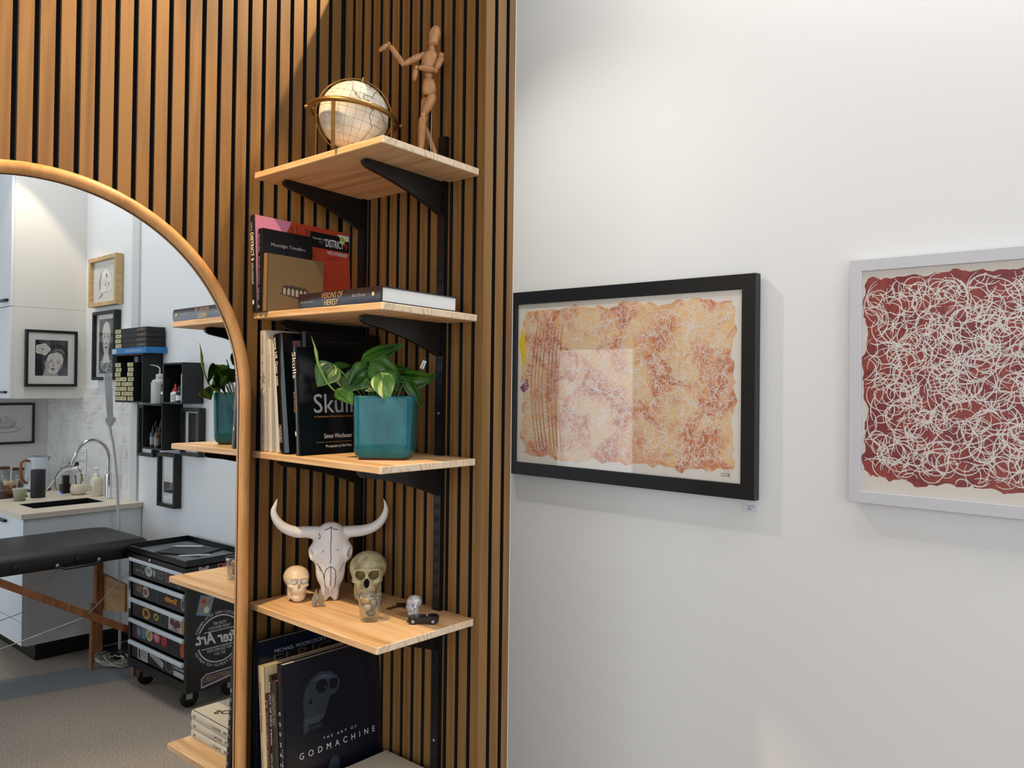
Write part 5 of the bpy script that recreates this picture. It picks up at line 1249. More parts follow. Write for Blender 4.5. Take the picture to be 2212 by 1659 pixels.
b = MB(); b.box(0, .508, 0, .128, 0, .0375, 0, .001); b.build('carton', mat('bright_blue', '#1f78b4', .45), t)
b = MB(); b.box(.435, .495, -.0008, -.0001, .005, .032, 0); b.T = MY((.06, -.001, .012)); b.text('CARTRIDGES', w=.24, h=.012, mi=0); b.T = MY((.445, -.0012, .011)); b.text('L18', w=.035, h=.014, mi=1); b.build('label_sticker', [W_INK, BLK], t)
rows = ('lowest', 'second', 'third', 'fourth', 'fifth', 'sixth', 'seventh', 'eighth', 'topmost')
for ci, (x0, n_, nm) in enumerate(((3.656, 8, 'column farthest from the squeeze bottle'), (3.566, 5, 'middle column'), (3.476, 8, 'column nearest the squeeze bottle'))):
    for k in range(n_):
        nm_k = 'topmost' if k == n_-1 else rows[k]
        cart((x0+.0015*((k*7+ci) % 3-1), .866-.004*((k+ci) % 2), 1.5585+k*.0305), .088, .0298, .108, 0, '%s small cream-labelled box in the %s' % (nm_k, nm))
def bottle(name, label, loc, prof, m_, cap=None, capm=None, lab_=None, labm=None, extra=None, cat='bottle', group=None):
    t = thing(name, label, cat, T(loc), group)
    b = MB(); b.lathe(prof, 24); b.build('bottle_body', m_, t)
    if cap: b = MB(); b.lathe(cap, 20); b.build('cap', capm, t)
    if lab_: b = MB(); r_, z0, z1 = lab_; b.lathe([(r_, z0), (r_, z1)], 24); b.build('label_band', labm, t)
    if extra: extra(t)
    return t
sq = mat('frosted_plastic', '#b9bdb9', .4)
def nozzle(t):
    b = MB(); b.tube([(0, 0, .168), (0, 0, .215), (.03, 0, .228), (.09, 0, .236), (.13, 0, .240)], [.005, .004, .0035, .003, .002], 8); b.build('nozzle', sq, t)
bottle('squeeze_bottle', 'translucent squeeze bottle with a bent nozzle standing on the lower black box shelf', (3.205, .905, 1.5445), [(0, 0), (.046, 0), (.049, .006), (.049, .125), (.04, .145), (.022, .15), (.018, .152)], sq, [(.022, .150), (.022, .178), (.008, .182), (0, .182)], sq, extra=nozzle)
bottle('dark_bottle', 'dark cylinder bottle with a white band beside the squeeze bottle', (3.128, .905, 1.5445), [(0, 0), (.024, 0), (.025, .004), (.025, .115), (.02, .122), (0, .122)], mat('smoke_plastic', '#17191b', .2), lab_=(.0253, .058, .074), labm=M_WHITEP)
zb2 = 1.5585
bottle('glue_bottle', 'small white bottle with a bright red pointed cap in the box shelf', (2.990, .90, zb2), [(0, 0), (.026, 0), (.027, .004), (.027, .052), (.016, .062), (.012, .064)], M_WHITEP, [(.018, .062), (.018, .072), (.009, .080), (.003, .108), (0, .108)], mat('red_cap', '#c01830', .35), (.0274, .010, .045), mat('label_print', '#bdbdbd', .6))
bottle('small_bottle', 'small dark bottle between the red-capped bottle and the white carton', (2.925, .895, zb2), [(0, 0), (.021, 0), (.022, .003), (.022, .055), (.012, .066), (0, .068)], mat('amber_dark', '#1d1412', .2), [(.011, .066), (.011, .09), (0, .092)], M_BLACK, (.0223, .010, .04), M_WHITEP)
b = MB(); b.box(2.858, 2.893, .885, .975, zb2, zb2+.165, 0, .001); tag(b.build('white_carton', mat('pale_carton', '#c3ccd2', .5)), 'tall narrow pale carton at the end of the upper box shelf', 'carton')
ink = lambda c_: mat('ink_%s' % c_.strip('#'), c_, .2)
zz0 = 1.2785
for k, (x, y, r_, hh, c_, lb) in enumerate(((3.322, .94, .022, .12, '#101214', 'tall black ink bottle at the back of the ink shelf'), (3.283, .905, .019, .085, '#1d2b3c', 'short blue labelled ink bottle in front on the ink shelf'), (3.222, .925, .020, .115, '#14181c', 'dark ink bottle in the middle of the ink shelf'), (3.200, .89, .016, .078, '#6a5236', 'small brown labelled ink bottle in front on the ink shelf'), (3.168, .935, .020, .120, '#131517', 'black ink bottle at the right end of the ink shelf'))):
    bottle('ink_bottle', lb, (x, y, zz0), [(0, 0), (r_*.95, 0), (r_, .003), (r_, hh), (r_*.5, hh+.014), (r_*.35, hh+.018)], ink(c_), [(r_*.5, hh+.012), (r_*.5, hh+.022), (r_*.2, hh+.05), (0, hh+.052)], M_BLACK, (r_*1.02, hh*.2, hh*.75), mat('ink_label%d' % (k % 2), ('#6f8394', '#8c8f90')[k % 2], .5), group='ink bottles')

# ---- white floor lamp pole
t = thing('floor_lamp', 'white floor lamp stand with four parallel rods rising before the tiled wall', 'lamp', (3.50, .812, 0))
LW = mat('lamp_white', '#c9cbd2', .35); py = lambda y, z: (0, y-.812, z)
for k in range(4):
    dy = (k-1.5)*.0125; b = MB(); b.tube([py(.736+dy*.8, 1.455), py(.719+dy*1.05, 1.728)], .0052, 10); b.build('rod', LW, t)
b = MB(); b.T = plane((.0, -.076, 1.44), (0, -1, 0), (0, 0, 1)); b.prism([(-.030, .020), (-.032, .0), (-.010, -.036), (.010, -.036), (.030, .0), (.028, .020)], -.008, .010); b.build('joint_plate', LW, t)
for q, z in ((-.016, .006), (.016, .006), (0, -.018)):
    b = MB(); b.T = plane((.0, -.076, 1.44), (0, -1, 0), (0, 0, 1)); b.ball((q, z, .0105), .0025, 2); b.build('bolt', M_STEEL, t)
b = MB(); b.tube([py(.736, 1.408), py(.742, 1.36), py(.755, 1.31), py(.769, 1.2), py(.781, 1.09), py(.788, .95), py(.800, .80), py(.806, .5), py(.812, .03)], .0085, 14); b.build('pole', LW, t)
b = MB(); b.box(-.11, .11, -.07, .12, .0005, .03, 0, .008); b.build('base', M_BLACK, t)

# ---- things on the worktop
ZW = .9005
t = thing('electric_kettle', 'white electric kettle with a brown leather look handle at the back of the worktop', 'kettle', T((4.82, .77, ZW)) @ RZ(R(72)))
b = MB(); b.lathe([(0, .012), (.083, .012), (.084, .018), (.075, .12), (.064, .225), (.058, .238), (0, .242)], 40); b.build('body', mat('kettle_white', '#c9d3da', .25), t)
b = MB(); b.lathe([(0, 0), (.086, 0), (.086, .011), (0, .011)], 32); b.build('power_base', M_BLACK, t)
b = MB(); b.lathe([(0, .240), (.05, .240), (.048, .246), (0, .248)], 32); b.build('lid', M_STEEL, t)
b = MB(); b.tube([(-.062, 0, .215), (-.10, 0, .222), (-.125, 0, .205), (-.128, 0, .16), (-.118, 0, .10), (-.095, 0, .065), (-.080, 0, .058)], .011, 12, flatten=.8); b.build('handle', mat('tan_handle', '#8a4f2e', .45), t)
b = MB(); b.add([(.055, -.028, .236), (.055, .028, .236), (.105, 0, .238), (.068, 0, .165)], [(0, 2, 1), (0, 3, 2), (1, 2, 3), (0, 1, 3)]); b.build('spout', M_STEEL, t)
b = MB(); b.T = T((4.385, .632, ZW)); b.lathe([(0, 0), (.042, 0), (.044, .002), (.044, .184), (.042, .188), (0, .188)], 32); tag(b.build('cylinder_speaker', mat('speaker_cloth', '#26272c', .7)), 'dark grey cylindrical speaker standing on the worktop by the sink', 'speaker')
cupm = mat('sage_paper', '#8c8d74', .6)
t = thing('paper_cup', 'short sage green paper cup at the front edge of the worktop', 'cup', (4.29, .495, ZW)); b = MB(); b.lathe([(0, 0), (.031, 0), (.0425, .078), (.0405, .078), (.030, .004), (0, .004)], 32); b.build('cup', cupm, t); b = MB(); b.tube([(.0425*math.cos(a), .0425*math.sin(a), .079) for a in [2*math.pi*k/32 for k in range(32)]], .0018, 6, closed=True); b.build('rim', M_WHITEP, t)
t = thing('iced_coffee_cup', 'clear plastic cup of iced coffee with a striped straw', 'cup', (4.525, .51, ZW+.011))
b = MB(); b.lathe([(0, 0), (.034, 0), (.046, .105), (.0485, .108), (.0485, .114), (0, .115)], 32); b.build('cup', M_GLASS, t)
b = MB(); b.lathe([(0, .002), (.033, .002), (.0405, .068), (0, .069)], 32); b.build('coffee', mat('iced_coffee', '#8a5530', .3), t)
b = MB(); b.lathe([(0, .070), (.0408, .070), (.0435, .097), (0, .099)], 32); b.build('milk_foam', mat('milk_foam', '#c9a98a', .5), t)
b = MB(); b.tube([(0, 0, .07), (.018, .01, .20)], .0045, 10)
mst = mat('striped_straw', '#dfe3e6', .4); c = coords(mst, (1, 1, 1)); wv = nn(mst, 'ShaderNodeTexWave', Scale=28.0, bands_direction='Z'); ln(mst, c, wv.inputs['Vector']); r_ = ramp(mst, [(.45, '#e6eaec'), (.55, '#6a8a9c')], wv.outputs['Fac']); ln(mst, r_.outputs[0], mst.node_tree.nodes['Principled BSDF'].inputs['Base Color']); b.build('straw', mst, t)
b = MB(); b.box(4.47, 4.86, .40, .60, ZW, ZW+.010, 0, .004); tag(b.build('serving_tray', mat('dark_tray', '#2a1a1c', .35)), 'dark wooden tray under the iced coffee', 'tray')
for k, (x, y, hh, lb) in enumerate(((5.02, .60, .15, 'glass storage jar with a wooden lid behind the iced coffee'), (5.10, .72, .13, 'glass storage jar with a wooden lid next to the kettle handle'))):
    t = thing('storage_jar', lb, 'jar', (x, y, ZW), 'glass storage jars'); b = MB(); b.lathe([(0, 0), (.048, 0), (.05, .004), (.05, hh), (.044, hh), (.044, .004), (0, .004)], 28); b.build('jar', M_GLASS, t); b = MB(); b.lathe([(0, hh+.001), (.05, hh+.001), (.052, hh+.016), (0, hh+.018)], 28); b.build('lid', mat('walnut_lid', '#6b3d25', .5), t); b = MB(); b.lathe([(0, .005), (.0435, .005), (.0435, hh*.35), (0, hh*.36)], 20); b.build('contents', mat('sugar', '#b9ada0', .9), t)
t = thing('brush_pot', 'round cream ceramic pot holding brushes beside the charger', 'pot', (4.345, .875, ZW))
b = MB(); b.lathe([(0, 0), (.035, 0), (.052, .018), (.056, .040), (.048, .068), (.043, .075), (.040, .073), (.045, .05), (.03, .01), (0, .008)], 32); b.build('pot', mat('cream_ceramic', '#d8cfbd', .25), t)
for k, (x, y, dx, dy, c_) in enumerate(((-.01, 0, -.015, .0, '#c9b79a'), (.005, .01, .0, .01, '#8c6b50'), (.02, -.005, .03, 0, '#20242c'))):
    b = MB(); b.T = T((4.345, .875, ZW)); b.tube([(x, y, .012), (x+dx, y+dy, .14-.01*k)], .0035, 8); b.ball((x+dx, y+dy, .142-.01*k), (.005, .005, .010), 2); tag(b.build('paint_brush', mat('brush_%d' % k, c_, .5)), ('pale', 'brown', 'dark')[k]+' handled brush standing in the cream pot', 'brush')
t = thing('soap_bottle', 'cream pump soap bottle beside the tap', 'soap bottle', T((4.175, .925, ZW)) @ RZ(R(10)))
b = MB(); b.lathe([(0, 0), (.036, 0), (.039, .004), (.039, .105), (.030, .128), (.016, .135), (.016, .14)], 32); b.build('bottle_body', mat('cream_soap', '#d9d0b8', .3), t)
b = MB(); b.lathe([(.018, .136), (.018, .155), (.007, .158), (.006, .180), (.018, .182), (.018, .195), (0, .196)], 20); b.tube([(0, 0, .188), (-.038, 0, .184)], .005, 8); b.build('pump', M_WHITEP, t)
b = MB(); b.T = plane((-.022, -.0392, .04), (1, 0, 0), (0, 0, 1)); b.text('HAND\nWASH', w=.04, h=.03, mi=0); b.build('label_print', BLK, t)
t = thing('charger_block', 'black charging block with a blue light on the worktop', 'charger', (4.50, .845, ZW))
b = MB(); b.box(-.035, .035, -.03, .03, 0, .062, 0, .004); b.box(-.02, .02, -.02, .02, .062, .125, 0, .006); b.build('block', M_BLACK, t)
me_ = mat('blue_led', '#1030ff', .4); me_.node_tree.nodes['Principled BSDF'].inputs['Emission Color'].default_value = (.03, .05, 1, 1); me_.node_tree.nodes['Principled BSDF'].inputs['Emission Strength'].default_value = 6
b = MB(); b.box(.005, .03, -.034, -.0305, .003, .008); b.build('led', me_, t)
for k, (z0, lb) in enumerate(((1.118, 'upper white double wall socket on the tiled wall'), (1.012, 'lower white wall socket with plugs in it on the tiled wall'))):
    t = thing('wall_socket', lb, 'socket', (4.52, .9895, z0)); b = MB(); b.box(0, .115, -.010, 0, 0, .085, 0, .003); b.build('plate', M_WHITEP, t)
    for q in (.03, .085):
        b = MB()
        for dx, dz in ((-.008, .012), (.008, .012), (0, -.006)): b.box(q+dx-.0015, q+dx+.0015, -.0108, -.0101, .038+dz-.005, .038+dz+.005)
        b.build('socket_holes', BLK, t)
t = thing('plug_cable', 'white plug with a white cable running down to the kettle', 'cable', (4.60, .978, 1.055)); b = MB(); b.T = RX(R(90)); b.lathe([(0, 0), (.02, 0), (.022, .02), (.014, .045), (.006, .06), (0, .062)], 20); b.build('plug', M_WHITEP, t)
b = MB(); b.tube([(0, -.06, 0), (.05, -.075, -.005), (.10, -.10, -.04), (.11, -.15, -.10), (.115, -.18, -.145), (.118, -.20, -.150)], .0045, 8); b.build('cord', M_WHITEP, t)
t = thing('plug_cable', 'black adaptor with a thin black cable looping over the worktop', 'cable', (4.655, .978, 1.075)); b = MB(); b.box(-.02, .05, -.040, 0, -.005, .025, 0, .004); b.build('adaptor', M_BLACK, t)
b = MB(); b.tube([(.03, -.045, 0), (.06, -.09, -.02), (.05, -.13, -.08), (.0, -.15, -.13), (-.06, -.16, -.155), (-.12, -.14, -.157)], .0025, 6); b.tube([(-.03, -.045, 0), (-.12, -.07, .02), (-.24, -.09, .02), (-.34, -.10, -.03), (-.37, -.10, -.08)], .0022, 6); b.build('cord', M_BLACK, t)

# ---- massage table
M_BEECH = wood('beech_leg', '#7c4a2b', '#95603a', '#a8714a', (30, 30, 6), .5, 0., .15)
t = thing('massage_table', 'padded black massage table on folding wooden legs', 'massage table', (2.962, -1.0, 0))
mv = mat('black_vinyl', '#161517', .42)
out = rsq(.5, .09, 8); n_o = len(out)
rows = []
for ins, z in ((.012, .685), (.003, .693), (0, .713), (0, .740), (.006, .762), (.022, .778), (.05, .785)):
    P = []
    for x, y in out: P.append((.335+x/.5*(.325-ins), y/.5*(.885-ins)+.885))
    rows.append((P, z))
b = MB(); loft(b, rows, 0, True, True); b.build('padded_top', mv, t)
for y, big in ((1.069, 1), (1.265, 0), (1.368, 1), (1.473, 0)):
    b = MB(); b.T = T((-.001, y, .722 if big else .706)) @ RY(R(-90)); r_ = .013 if big else .009; b.lathe([(0, 0), (r_, 0), (r_, .004), (r_*.6, .006), (0, .006)], 16); b.build('knob', M_STEEL if not big else M_BLACK, t)
b = MB(); b.tube([(-.006, 1.275, .695), (-.02, 1.30, .685), (-.02, 1.45, .688), (-.006, 1.468, .698)], .006, 8); b.build('carry_handle', M_BLACK, t)
for y in (.20, 1.615):
    for x in (.06, .345):
        y0_ = y; y = y0_+.118 if (x < .1 and y0_ > 1) else y0_
        b = MB(); b.box(x, x+.045, y-.02, y+.02, .10, .684, 0, .003); l_ = b.build('leg', M_BEECH, t)
        k = MB(); k.box(x+.005, x+.040, y-.041, y-.021, .0005, .38, 0, .002)
        k.build('extension', M_BEECH, l_)
        k = MB()
        for q in range(5): k.T = T((x+.0225, y-.0415, .10+q*.05)) @ RX(R(90)); k.lathe([(0, 0), (.004, 0), (.004, .0008), (0, .0008)], 12)
        k.build('peg_holes', BLK, l_); y = y0_
b = MB(); b.add([(.06, 1.637, .53), (.36, 1.637, .545), (.36, 1.637, .335), (.06, 1.637, .375), (.06, 1.652, .53), (.36, 1.652, .545), (.36, 1.652, .335), (.06, 1.652, .375)], [(0, 3, 2, 1), (4, 5, 6, 7), (0, 1, 5, 4), (1, 2, 6, 5), (2, 3, 7, 6), (3, 0, 4, 7)]); b.build('end_board', wood('light_ply', '#a67c48', '#b98f5a', '#c79f6c', (3, 30, 30), .5), t)
b = MB(); b.tube([(.004, .60, .80-.05-.12), (.004, 1.014, .655), (.004, 1.64, .285)], .016, 4, flatten=.6) if False else None
b = MB(); ang = math.atan2(.285-.655, 1.64-1.014); L_ = math.hypot(1.38, 1.38*math.tan(-ang)); b.T = T((.035, 1.72, .238)) @ RX(ang+math.pi); b.box(-.008, .010, -.0, L_, -.019, .019, 0, .002); b.build('brace_bar', M_BEECH, t)
b = MB(); b.tube([(.004, 1.426, .421), (-.03+.004, 1.66, .655)], .003, 6); b.tube([(-.004, 1.39, .405), (-.004, .2, .18)], .002, 6); b.tube([(.33, 1.2, .41), (.33, 1.42, .66)], .0022, 6); b.tube([(.33, 1.2, .41), (.33, .3, .24)], .002, 6); b.build('wire_stay', M_STEEL, t)

# ---- cord on the floor
b = MB(); P = []; rnd = random.Random(9)
for k in range(150):
    a = k*.22; r_ = .10+.035*math.sin(k*.13)+.02*math.sin(k*.041); P.append((3.36+r_*1.15*math.cos(a)+.02*math.sin(k*.05), .72+r_*.62*math.sin(a), .0055+.016*(1+math.sin(k*.37))/2+.0035*(k % 3)))
P += [(3.40, .90, .01), (3.52, .93, .03), (3.60, .955, .10), (3.63, .975, .20)]
b.tube(P, .0042, 8); tag(b.build('power_cord', mat('cream_cord', '#c9c3b6', .5)), 'loose coil of cream power cord on the floor behind the drawer trolley', 'cord')

# ---- black drawer trolley covered in stickers
TB = mat('trolley_black', '#0c0c0e', .3)
t = thing('tool_trolley', 'black metal drawer trolley on castors covered with stickers', 'trolley', (2.255, .62, 0)); TX = Vector((2.255, .62, 0)); TW, TD = .675, .335
b = MB(); b.box(0, .028, 0, TD, .105, .735); b.box(TW-.028, TW, 0, TD, .105, .735); b.box(.028, TW-.028, TD-.01, TD, .105, .735); b.box(.028, TW-.028, .0, TD, .105, .155); b.box(.028, TW-.028, .03, TD-.01, .155, .157); b.build('body', TB, t)
b = MB(); b.box(-.006, TW+.006, -.012, TD+.006, .735, .742); 
for a in ((-.006, TW+.006, -.012, -.004, .70, .770), (-.006, TW+.006, TD-.002, TD+.006, .735, .775), (-.006, .002, -.004, TD-.002, .735, .775), (TW-.002, TW+.006, -.004, TD-.002, .735, .775)): b.box(*a)
b.build('top_tray', TB, t)
b = MB(); b.box(.01, TW-.01, .0, TD-.006, .7425, .745); b.build('tray_mat', mat('grey_mat', '#6d7276', .35), t)
b = MB(); b.T = T((.39, -.0125, .722)) @ RX(R(90)); b.lathe([(0, 0), (.009, 0), (.009, .004), (0, .005)], 16); b.build('lock', M_CHROME, t)
HZ = (.700, .590, .478, .366, .246); zlo = (.606, .494, .382, .262, .158)
stick = [[] for _ in range(5)]
drawers = []
for k in range(5):
    b = MB(); b.box(.032, TW-.032, .006, .022, zlo[k]+.004, HZ[k]-.004, 0); d_ = b.build('drawer', mat('drawer_black', '#15171b', .35), t); drawers.append(d_)
    c = MB(); c.box(.026, TW-.026, -.014, .004, HZ[k]-.012, HZ[k]+.008, 0, .003); c.build('pull_rail', mat('aluminium_pull', '#cdd6dc', .35), d_)
sx = lambda X: X-TX.x
def sticker(parent, kind, x0, x1, z0, z1, col, draw=None, mats=None, y=.0056, rot=0):
    """flat sticker on a drawer front; x0<x1 in room metres"""
    b = MB(); b.T = plane((sx((x0+x1)/2), y, (z0+z1)/2), (1, 0, 0), (0, 0, 1)) @ RZ(rot); w, h = x1-x0, z1-z0
    if kind == 'oval': b.flat(ell(0, 0, w/2, h/2, 28), 0, 0)
    elif kind == 'rect': b.flat(rect(-w/2, -h/2, w/2, h/2), 0, 0)
    elif kind == 'poly':
        P = []; n = 18
        for i in range(n): a = 2*math.pi*i/n; q = 1 if i % 2 else .78; P.append((w/2*q*math.cos(a), h/2*q*math.sin(a)))
        b.flat(P, 0, 0)
    if draw: B = b.T; draw(b, B, w, h)
    b.build('sticker', [mat('sticker_'+col.strip('#'), col, .45)]+(mats or []), parent)
IN = [BLK]
def txt(s, fw=.75, fh=.35, mi=1, y=-.5, **k):
    def f(b, B, w, h): put(b, B, 0, -h*fh/2 if y == -.5 else y, s, w=w*fw, h=h*fh, mi=mi, align='C', z=.0006, **k)
    return f
def dots(b, B, w, h):
    for x, y in ((-.2, .18), (.15, .22), (.0, 0), (-.15, -.2), (.2, -.15)): b.flat(ell(x*w, y*h, w*.08, h*.07, 10), .0006, 1)
def inner(f_, mi=1):
    def g(b, B, w, h): b.flat(ell(0, 0, w*f_/2, h*f_/2, 24), .0006, mi)
    return g
def crab(b, B, w, h):
    for cx, cy, rx, ry in ((-.18, .05, .22, .26), (.2, .08, .18, .24), (0, -.1, .16, .2)): b.flat(ell(cx*w, cy*h, rx*w, ry*h, 9), .0006+.0001*cx, 1)
    put(b, B, 0, -.45*h, 'GEEK OUT', w=w*.5, h=h*.14, mi=2, align='C', z=.0008)
D = drawers
sticker(D[0], 'oval', 2.657, 2.741, .625, .682, '#b9b9b7', txt('RM', .5, .45), IN); sticker(D[0], 'oval', 2.610, 2.655, .628, .680, '#5c5f50', inner(.6), [mat('st_g', '#8e8f86', .5)]); sticker(D[0], 'rect', 2.531, 2.595, .632, .672, '#4e555c', inner(.5), [mat('st_d', '#2a2e33', .5)])
sticker(D[0], 'poly', 2.742, 2.79, .628, .684, '#74756e', inner(.5), [BLK]); sticker(D[0], 'poly', 2.43, 2.515, .626, .690, '#9a8f8c', inner(.75), [mat('st_m', '#5c2026', .5)]); sticker(D[0], 'rect', 2.80, 2.854, .634, .650, '#2a2b2e', txt('STAR CARE', .9, .5), [W_INK]); sticker(D[0], 'oval', 2.335, 2.385, .618, .672, '#6f7072', inner(.8), [mat('st_e', '#1e2124', .5)])
sticker(D[1], 'rect', 2.765, 2.848, .525, .565, '#74502f', txt('OPEN', .8, .5), [mat('st_br', '#a9794a', .5)]); sticker(D[1], 'oval', 2.693, 2.776, .508, .566, '#b5ab9f', inner(.55), [mat('st_r2', '#7a4640', .5)]); sticker(D[1], 'rect', 2.565, 2.624, .506, .578, '#20262e', inner(.6), [mat('st_n', '#303a48', .5)])
sticker(D[1], 'rect', 2.37, 2.51, .520, .566, '#1a1416', txt('Smith', .95, .62, bold=.03), [mat('flame_orange', '#e08a1c', .5)]); sticker(D[1], 'oval', 2.283, 2.335, .51, .574, '#86858a', inner(.65), [mat('st_g3', '#46464a', .5)])
sticker(D[2], 'oval', 2.677, 2.771, .395, .452, '#b8973c', inner(.6), [mat('st_mr', '#5a1f22', .5)]); sticker(D[2], 'poly', 2.575, 2.640, .404, .448, '#a8982c', inner(.4), [BLK]); sticker(D[2], 'oval', 2.487, 2.568, .398, .458, '#43474b', inner(.8), [mat('st_k', '#1c1f23', .5)]); sticker(D[2], 'rect', 2.318, 2.466, .392, .466, '#a39f98', crab, [mat('st_crab', '#56201d', .5), BLK]); sticker(D[2], 'rect', 2.289, 2.314, .396, .462, '#a97938')
sticker(D[3], 'oval', 2.778, 2.839, .278, .346, '#6f4a66', inner(.6), [mat('st_l', '#8f7a9a', .5)]); sticker(D[3], 'rect', 2.729, 2.775, .282, .346, '#3d7d88'); sticker(D[3], 'oval', 2.642, 2.727, .284, .350, '#b9a676', txt('Ox', .5, .5), [mat('st_db', '#3a2418', .5)]); sticker(D[3], 'oval', 2.556, 2.638, .292, .348, '#a93a56', inner(.7), [mat('st_pk', '#c77a8c', .5)])
def aster(b, B, w, h):
    for k in range(4): a = k*math.pi/4; b.ribbon([(-w*.5*math.cos(a), -h*.5*math.sin(a)), (w*.5*math.cos(a), h*.5*math.sin(a))], .017, .0006+k*.0001, 1)
sticker(D[3], 'oval', 2.475, 2.545, .288, .348, '#15171b', aster, [mat('st_red', '#a81c24', .5)]); sticker(D[3], 'oval', 2.289, 2.335, .275, .352, '#c04a1c', dots, [mat('st_mr', '#5a1f22', .5)])
def poster(b, B, w, h):
    for k in range(4): put(b, B, -w*.1, h*(.28-.2*k), ('LOST', 'PLEASE', 'RETURN', 'MY CAT')[k], w=w*.5, h=h*.12, mi=1, align='C', z=.0006)
    b.flat([(w*.22, -h*.4), (w*.38, -h*.4), (w*.38, h*.3), (w*.28, h*.42), (w*.22, h*.2)], .0006, 1)
def outline(s):
    def f(b, B, w, h): b.ribbon([(-w*.46, -h*.38), (w*.46, -h*.38), (w*.46, h*.38), (-w*.46, h*.38), (-w*.46, -h*.38)], .002, .0006, 1); put(b, B, 0, -h*.25, s, w=w*.8, h=h*.5, mi=1, align='C', z=.0007)
    return f
sticker(D[4], 'rect', 2.70, 2.822, .164, .228, '#a9a9a6', poster, IN); sticker(D[4], 'rect', 2.518, 2.672, .190, .224, '#c3c3c1', outline('KWADRON'), IN, rot=R(14)); sticker(D[4], 'oval', 2.410, 2.500, .170, .236, '#55585b', inner(.72), [mat('st_k', '#1c1f23', .5)])
sticker(D[4], 'rect', 2.292, 2.404, .168, .194, '#b0b0ae'); sticker(D[4], 'rect', 2.292, 2.404, .198, .222, '#16181c', txt('MASH-DRIVE', .95, .6), [W_INK])
# side panel graphics (face looking to -x)
def side(o, rot=0): return plane((-.0006, o[0]-TX.y, o[1]), (0, -1, 0), (0, 0, 1)) @ RZ(rot)
b = MB(); cy2, cz2, rr = .795, .348, .118; B = side((cy2, cz2)); b.T = B
b.ribbon([(rr*math.cos(R(a)), rr*math.sin(R(a))) for a in range(22, 168, 4)], .006, 0, 0); b.ribbon([(rr*math.cos(R(a)), rr*math.sin(R(a))) for a in range(192, 345, 4)], .006, 0, 0)
b.ribbon([(-.098, .043), (.085, .043)], .004, .0001, 0); b.ribbon([(-.075, -.040), (.098, -.040)], .004, .0001, 0)
put(b, B, 0, .072, 'YOUR ART', w=.075, h=.016, align='C'); put(b, B, 0, .052, 'TAKEN SERIOUSLY', w=.125, h=.015, align='C'); put(b, B, 0, -.062, 'NEW ZEALAND MADE', w=.135, h=.015, align='C'); put(b, B, 0, -.084, 'EST. 2017', w=.062, h=.015, align='C')
b.T = B @ T((-.005, -.025, .0003)) @ RZ(R(6)); b.text('After Art.', w=.275, h=.062, align='C', bold=.03, shear=.35)
def arc(s, R0, a0, a1, h, inner_=False):
    n = len(s)
    for k, ch in enumerate(s):
        if ch == ' ': continue
        a = R(a0+(a1-a0)*k/(n-1)); x, y = R0*math.cos(a), R0*math.sin(a); b.T = B @ T((x, y, .0002)) @ RZ(a-math.pi/2 if not inner_ else a+math.pi/2); b.text(ch, h=h, align='C')
arc('AFTER TATTOO CARE WITH MANUKA', .128, 158, 22, .0135); arc('TESTED ON PEOPLE, NOT PUPPIES', .142, 204, 338, .0135, True)
b.build('printed_logo', mat('logo_white', '#cfcfcf', .5), t)
b = MB(); b.T = side((.715, .530), R(14)); b.flat(rect(-.038, -.050, .038, .050), 0, 0); b.flat([(-.032, -.044), (.032, -.044), (-.032, .036)], .0002, 1); b.flat([(-.028, .044), (.032, .044), (.032, -.036)], .0002, 2); b.flat(ell(-.012, -.02, .014, .016, 14), .0003, 3); b.flat(ell(.014, .022, .012, .012, 14), .0003, 4); b.ribbon([(-.03, .02), (-.01, -.0), (.0, .01), (.02, -.01)], .004, .0004, 5)
b.build('sticker', [mat('st_blue', '#4a86b0', .45), mat('st_a', '#8c8a7c', .5), mat('st_b', '#9a7a5c', .5), mat('st_c', '#d0cfca', .5), mat('st_crd', '#9a3a2c', .5), mat('st_y', '#c0902c', .5)], t)
b = MB(); B = side((.782, .152), R(0)); b.T = B; b.flat([(-.085, -.012), (-.085, .034), (.060, .030), (.085, .012), (.085, -.038)], 0, 0); b.flat([(-.080, -.006), (-.080, .029), (.058, .025), (.080, .010), (.080, -.030)], .0002, 1); put(b, B, 0, -.012, 'NIGHTSTALKER II', w=.145, h=.030, mi=2, align='C', z=.0004); b.build('sticker', [mat('st_w', '#bdbcc4', .5), mat('st_v', '#3d3550', .5), mat('st_gold', '#b0954a', .5)], t)
b = MB(); b.T = side((.705, .725)); b.flat(ell(0, 0, .028, .022, 16), 0, 0); b.flat(ell(0, .012, .016, .014, 16), .0002, 1); b.build('sticker', [mat('st_lp', '#b5a4a6', .5), mat('st_mr', '#5a1f22', .5)], t)
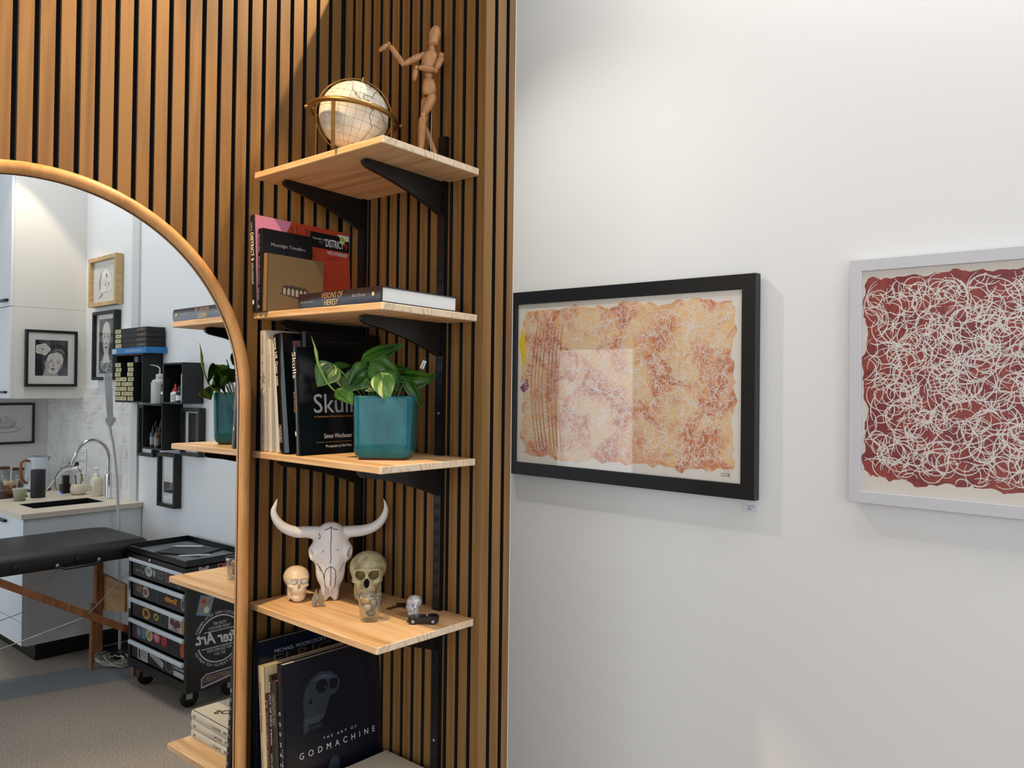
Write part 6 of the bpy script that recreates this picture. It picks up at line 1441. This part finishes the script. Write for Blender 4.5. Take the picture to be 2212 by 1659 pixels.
b = MB(); B = side((.815, .72)); b.T = B; put(b, B, 0, -.018, 'NO', w=.07, h=.036, mi=0, align='C', bold=.04, shear=.2); b.ribbon([(-.03, .028), (.03, .028)], .003, .0, 0); b.build('sticker', mat('st_pink', '#c45a80', .5), t)
b = MB(); b.T = plane((TW-.014, -.0006, .47), (1, 0, 0), (0, 0, 1)); b.flat([(-.008, .05), (-.012, .0), (-.014, -.05), (.012, -.05), (.010, .0), (.008, .05), (0, .058)], 0, 0); b.build('sticker', mat('st_w2', '#c6c6c4', .5), t)
for x, y in ((.105, .055), (TW-.075, .055), (.105, TD-.055), (TW-.075, TD-.055)):
    b = MB(); b.T = T((x, y+.012, .048)) @ RY(R(90)); b.lathe([(0, -.013), (.040, -.013), (.0475, -.009), (.0475, .009), (.040, .013), (0, .013)], 28); b.build('castor_wheel', mat('castor_rubber', '#141416', .6), t)
    b = MB()
    for s in (-1, 1): b.box(x+s*.018-.0015, x+s*.018+.0015, y-.012, y+.022, .045, .100)
    b.box(x-.022, x+.022, y-.022, y+.025, .100, .1048); b.tube([(x-.021, y+.012, .048), (x+.021, y+.012, .048)], .005, 8); b.build('castor_fork', M_STEEL, t)
# on the trolley
Mtab = T((2.60, .80, .7455)) @ RZ(R(-24))
t = thing('tablet_folio', 'dark grey tablet in a folio case lying on the trolley tray', 'tablet', Mtab); b = MB(); b.box(-.14, .14, -.095, .095, 0, .012, 0, .003); b.build('folio', mat('folio_grey', '#2c2d30', .55), t)
b = MB(); b.box(-.138, .138, -.099, -.0955, .002, .010, 0, .001); b.build('spine_strip', M_BLACK, t)
for k, (p, q, lb) in enumerate((((2.465, .665, .7645), (2.379, .775, .7645), 'white stylus lying near the front edge of the folio'), ((2.771, .755, .7500), (2.641, .905, .7640), 'white stylus lying at the back of the folio'))):
    b = MB(); p = Vector(p); q = Vector(q)
    if k == 1: p = Vector((2.735, .775, .7630)); q = Vector((2.63, .86, .7630))
    if k == 0: p.z = q.z = .7622
    d_ = (q-p).normalized(); q = p+d_*.165; b.tube([p, p+d_*.02, q], [.0008, .0042, .0042], 12); tag(b.build('stylus_pencil', mat('stylus_white', '#dddcd8', .35)), lb, 'stylus')
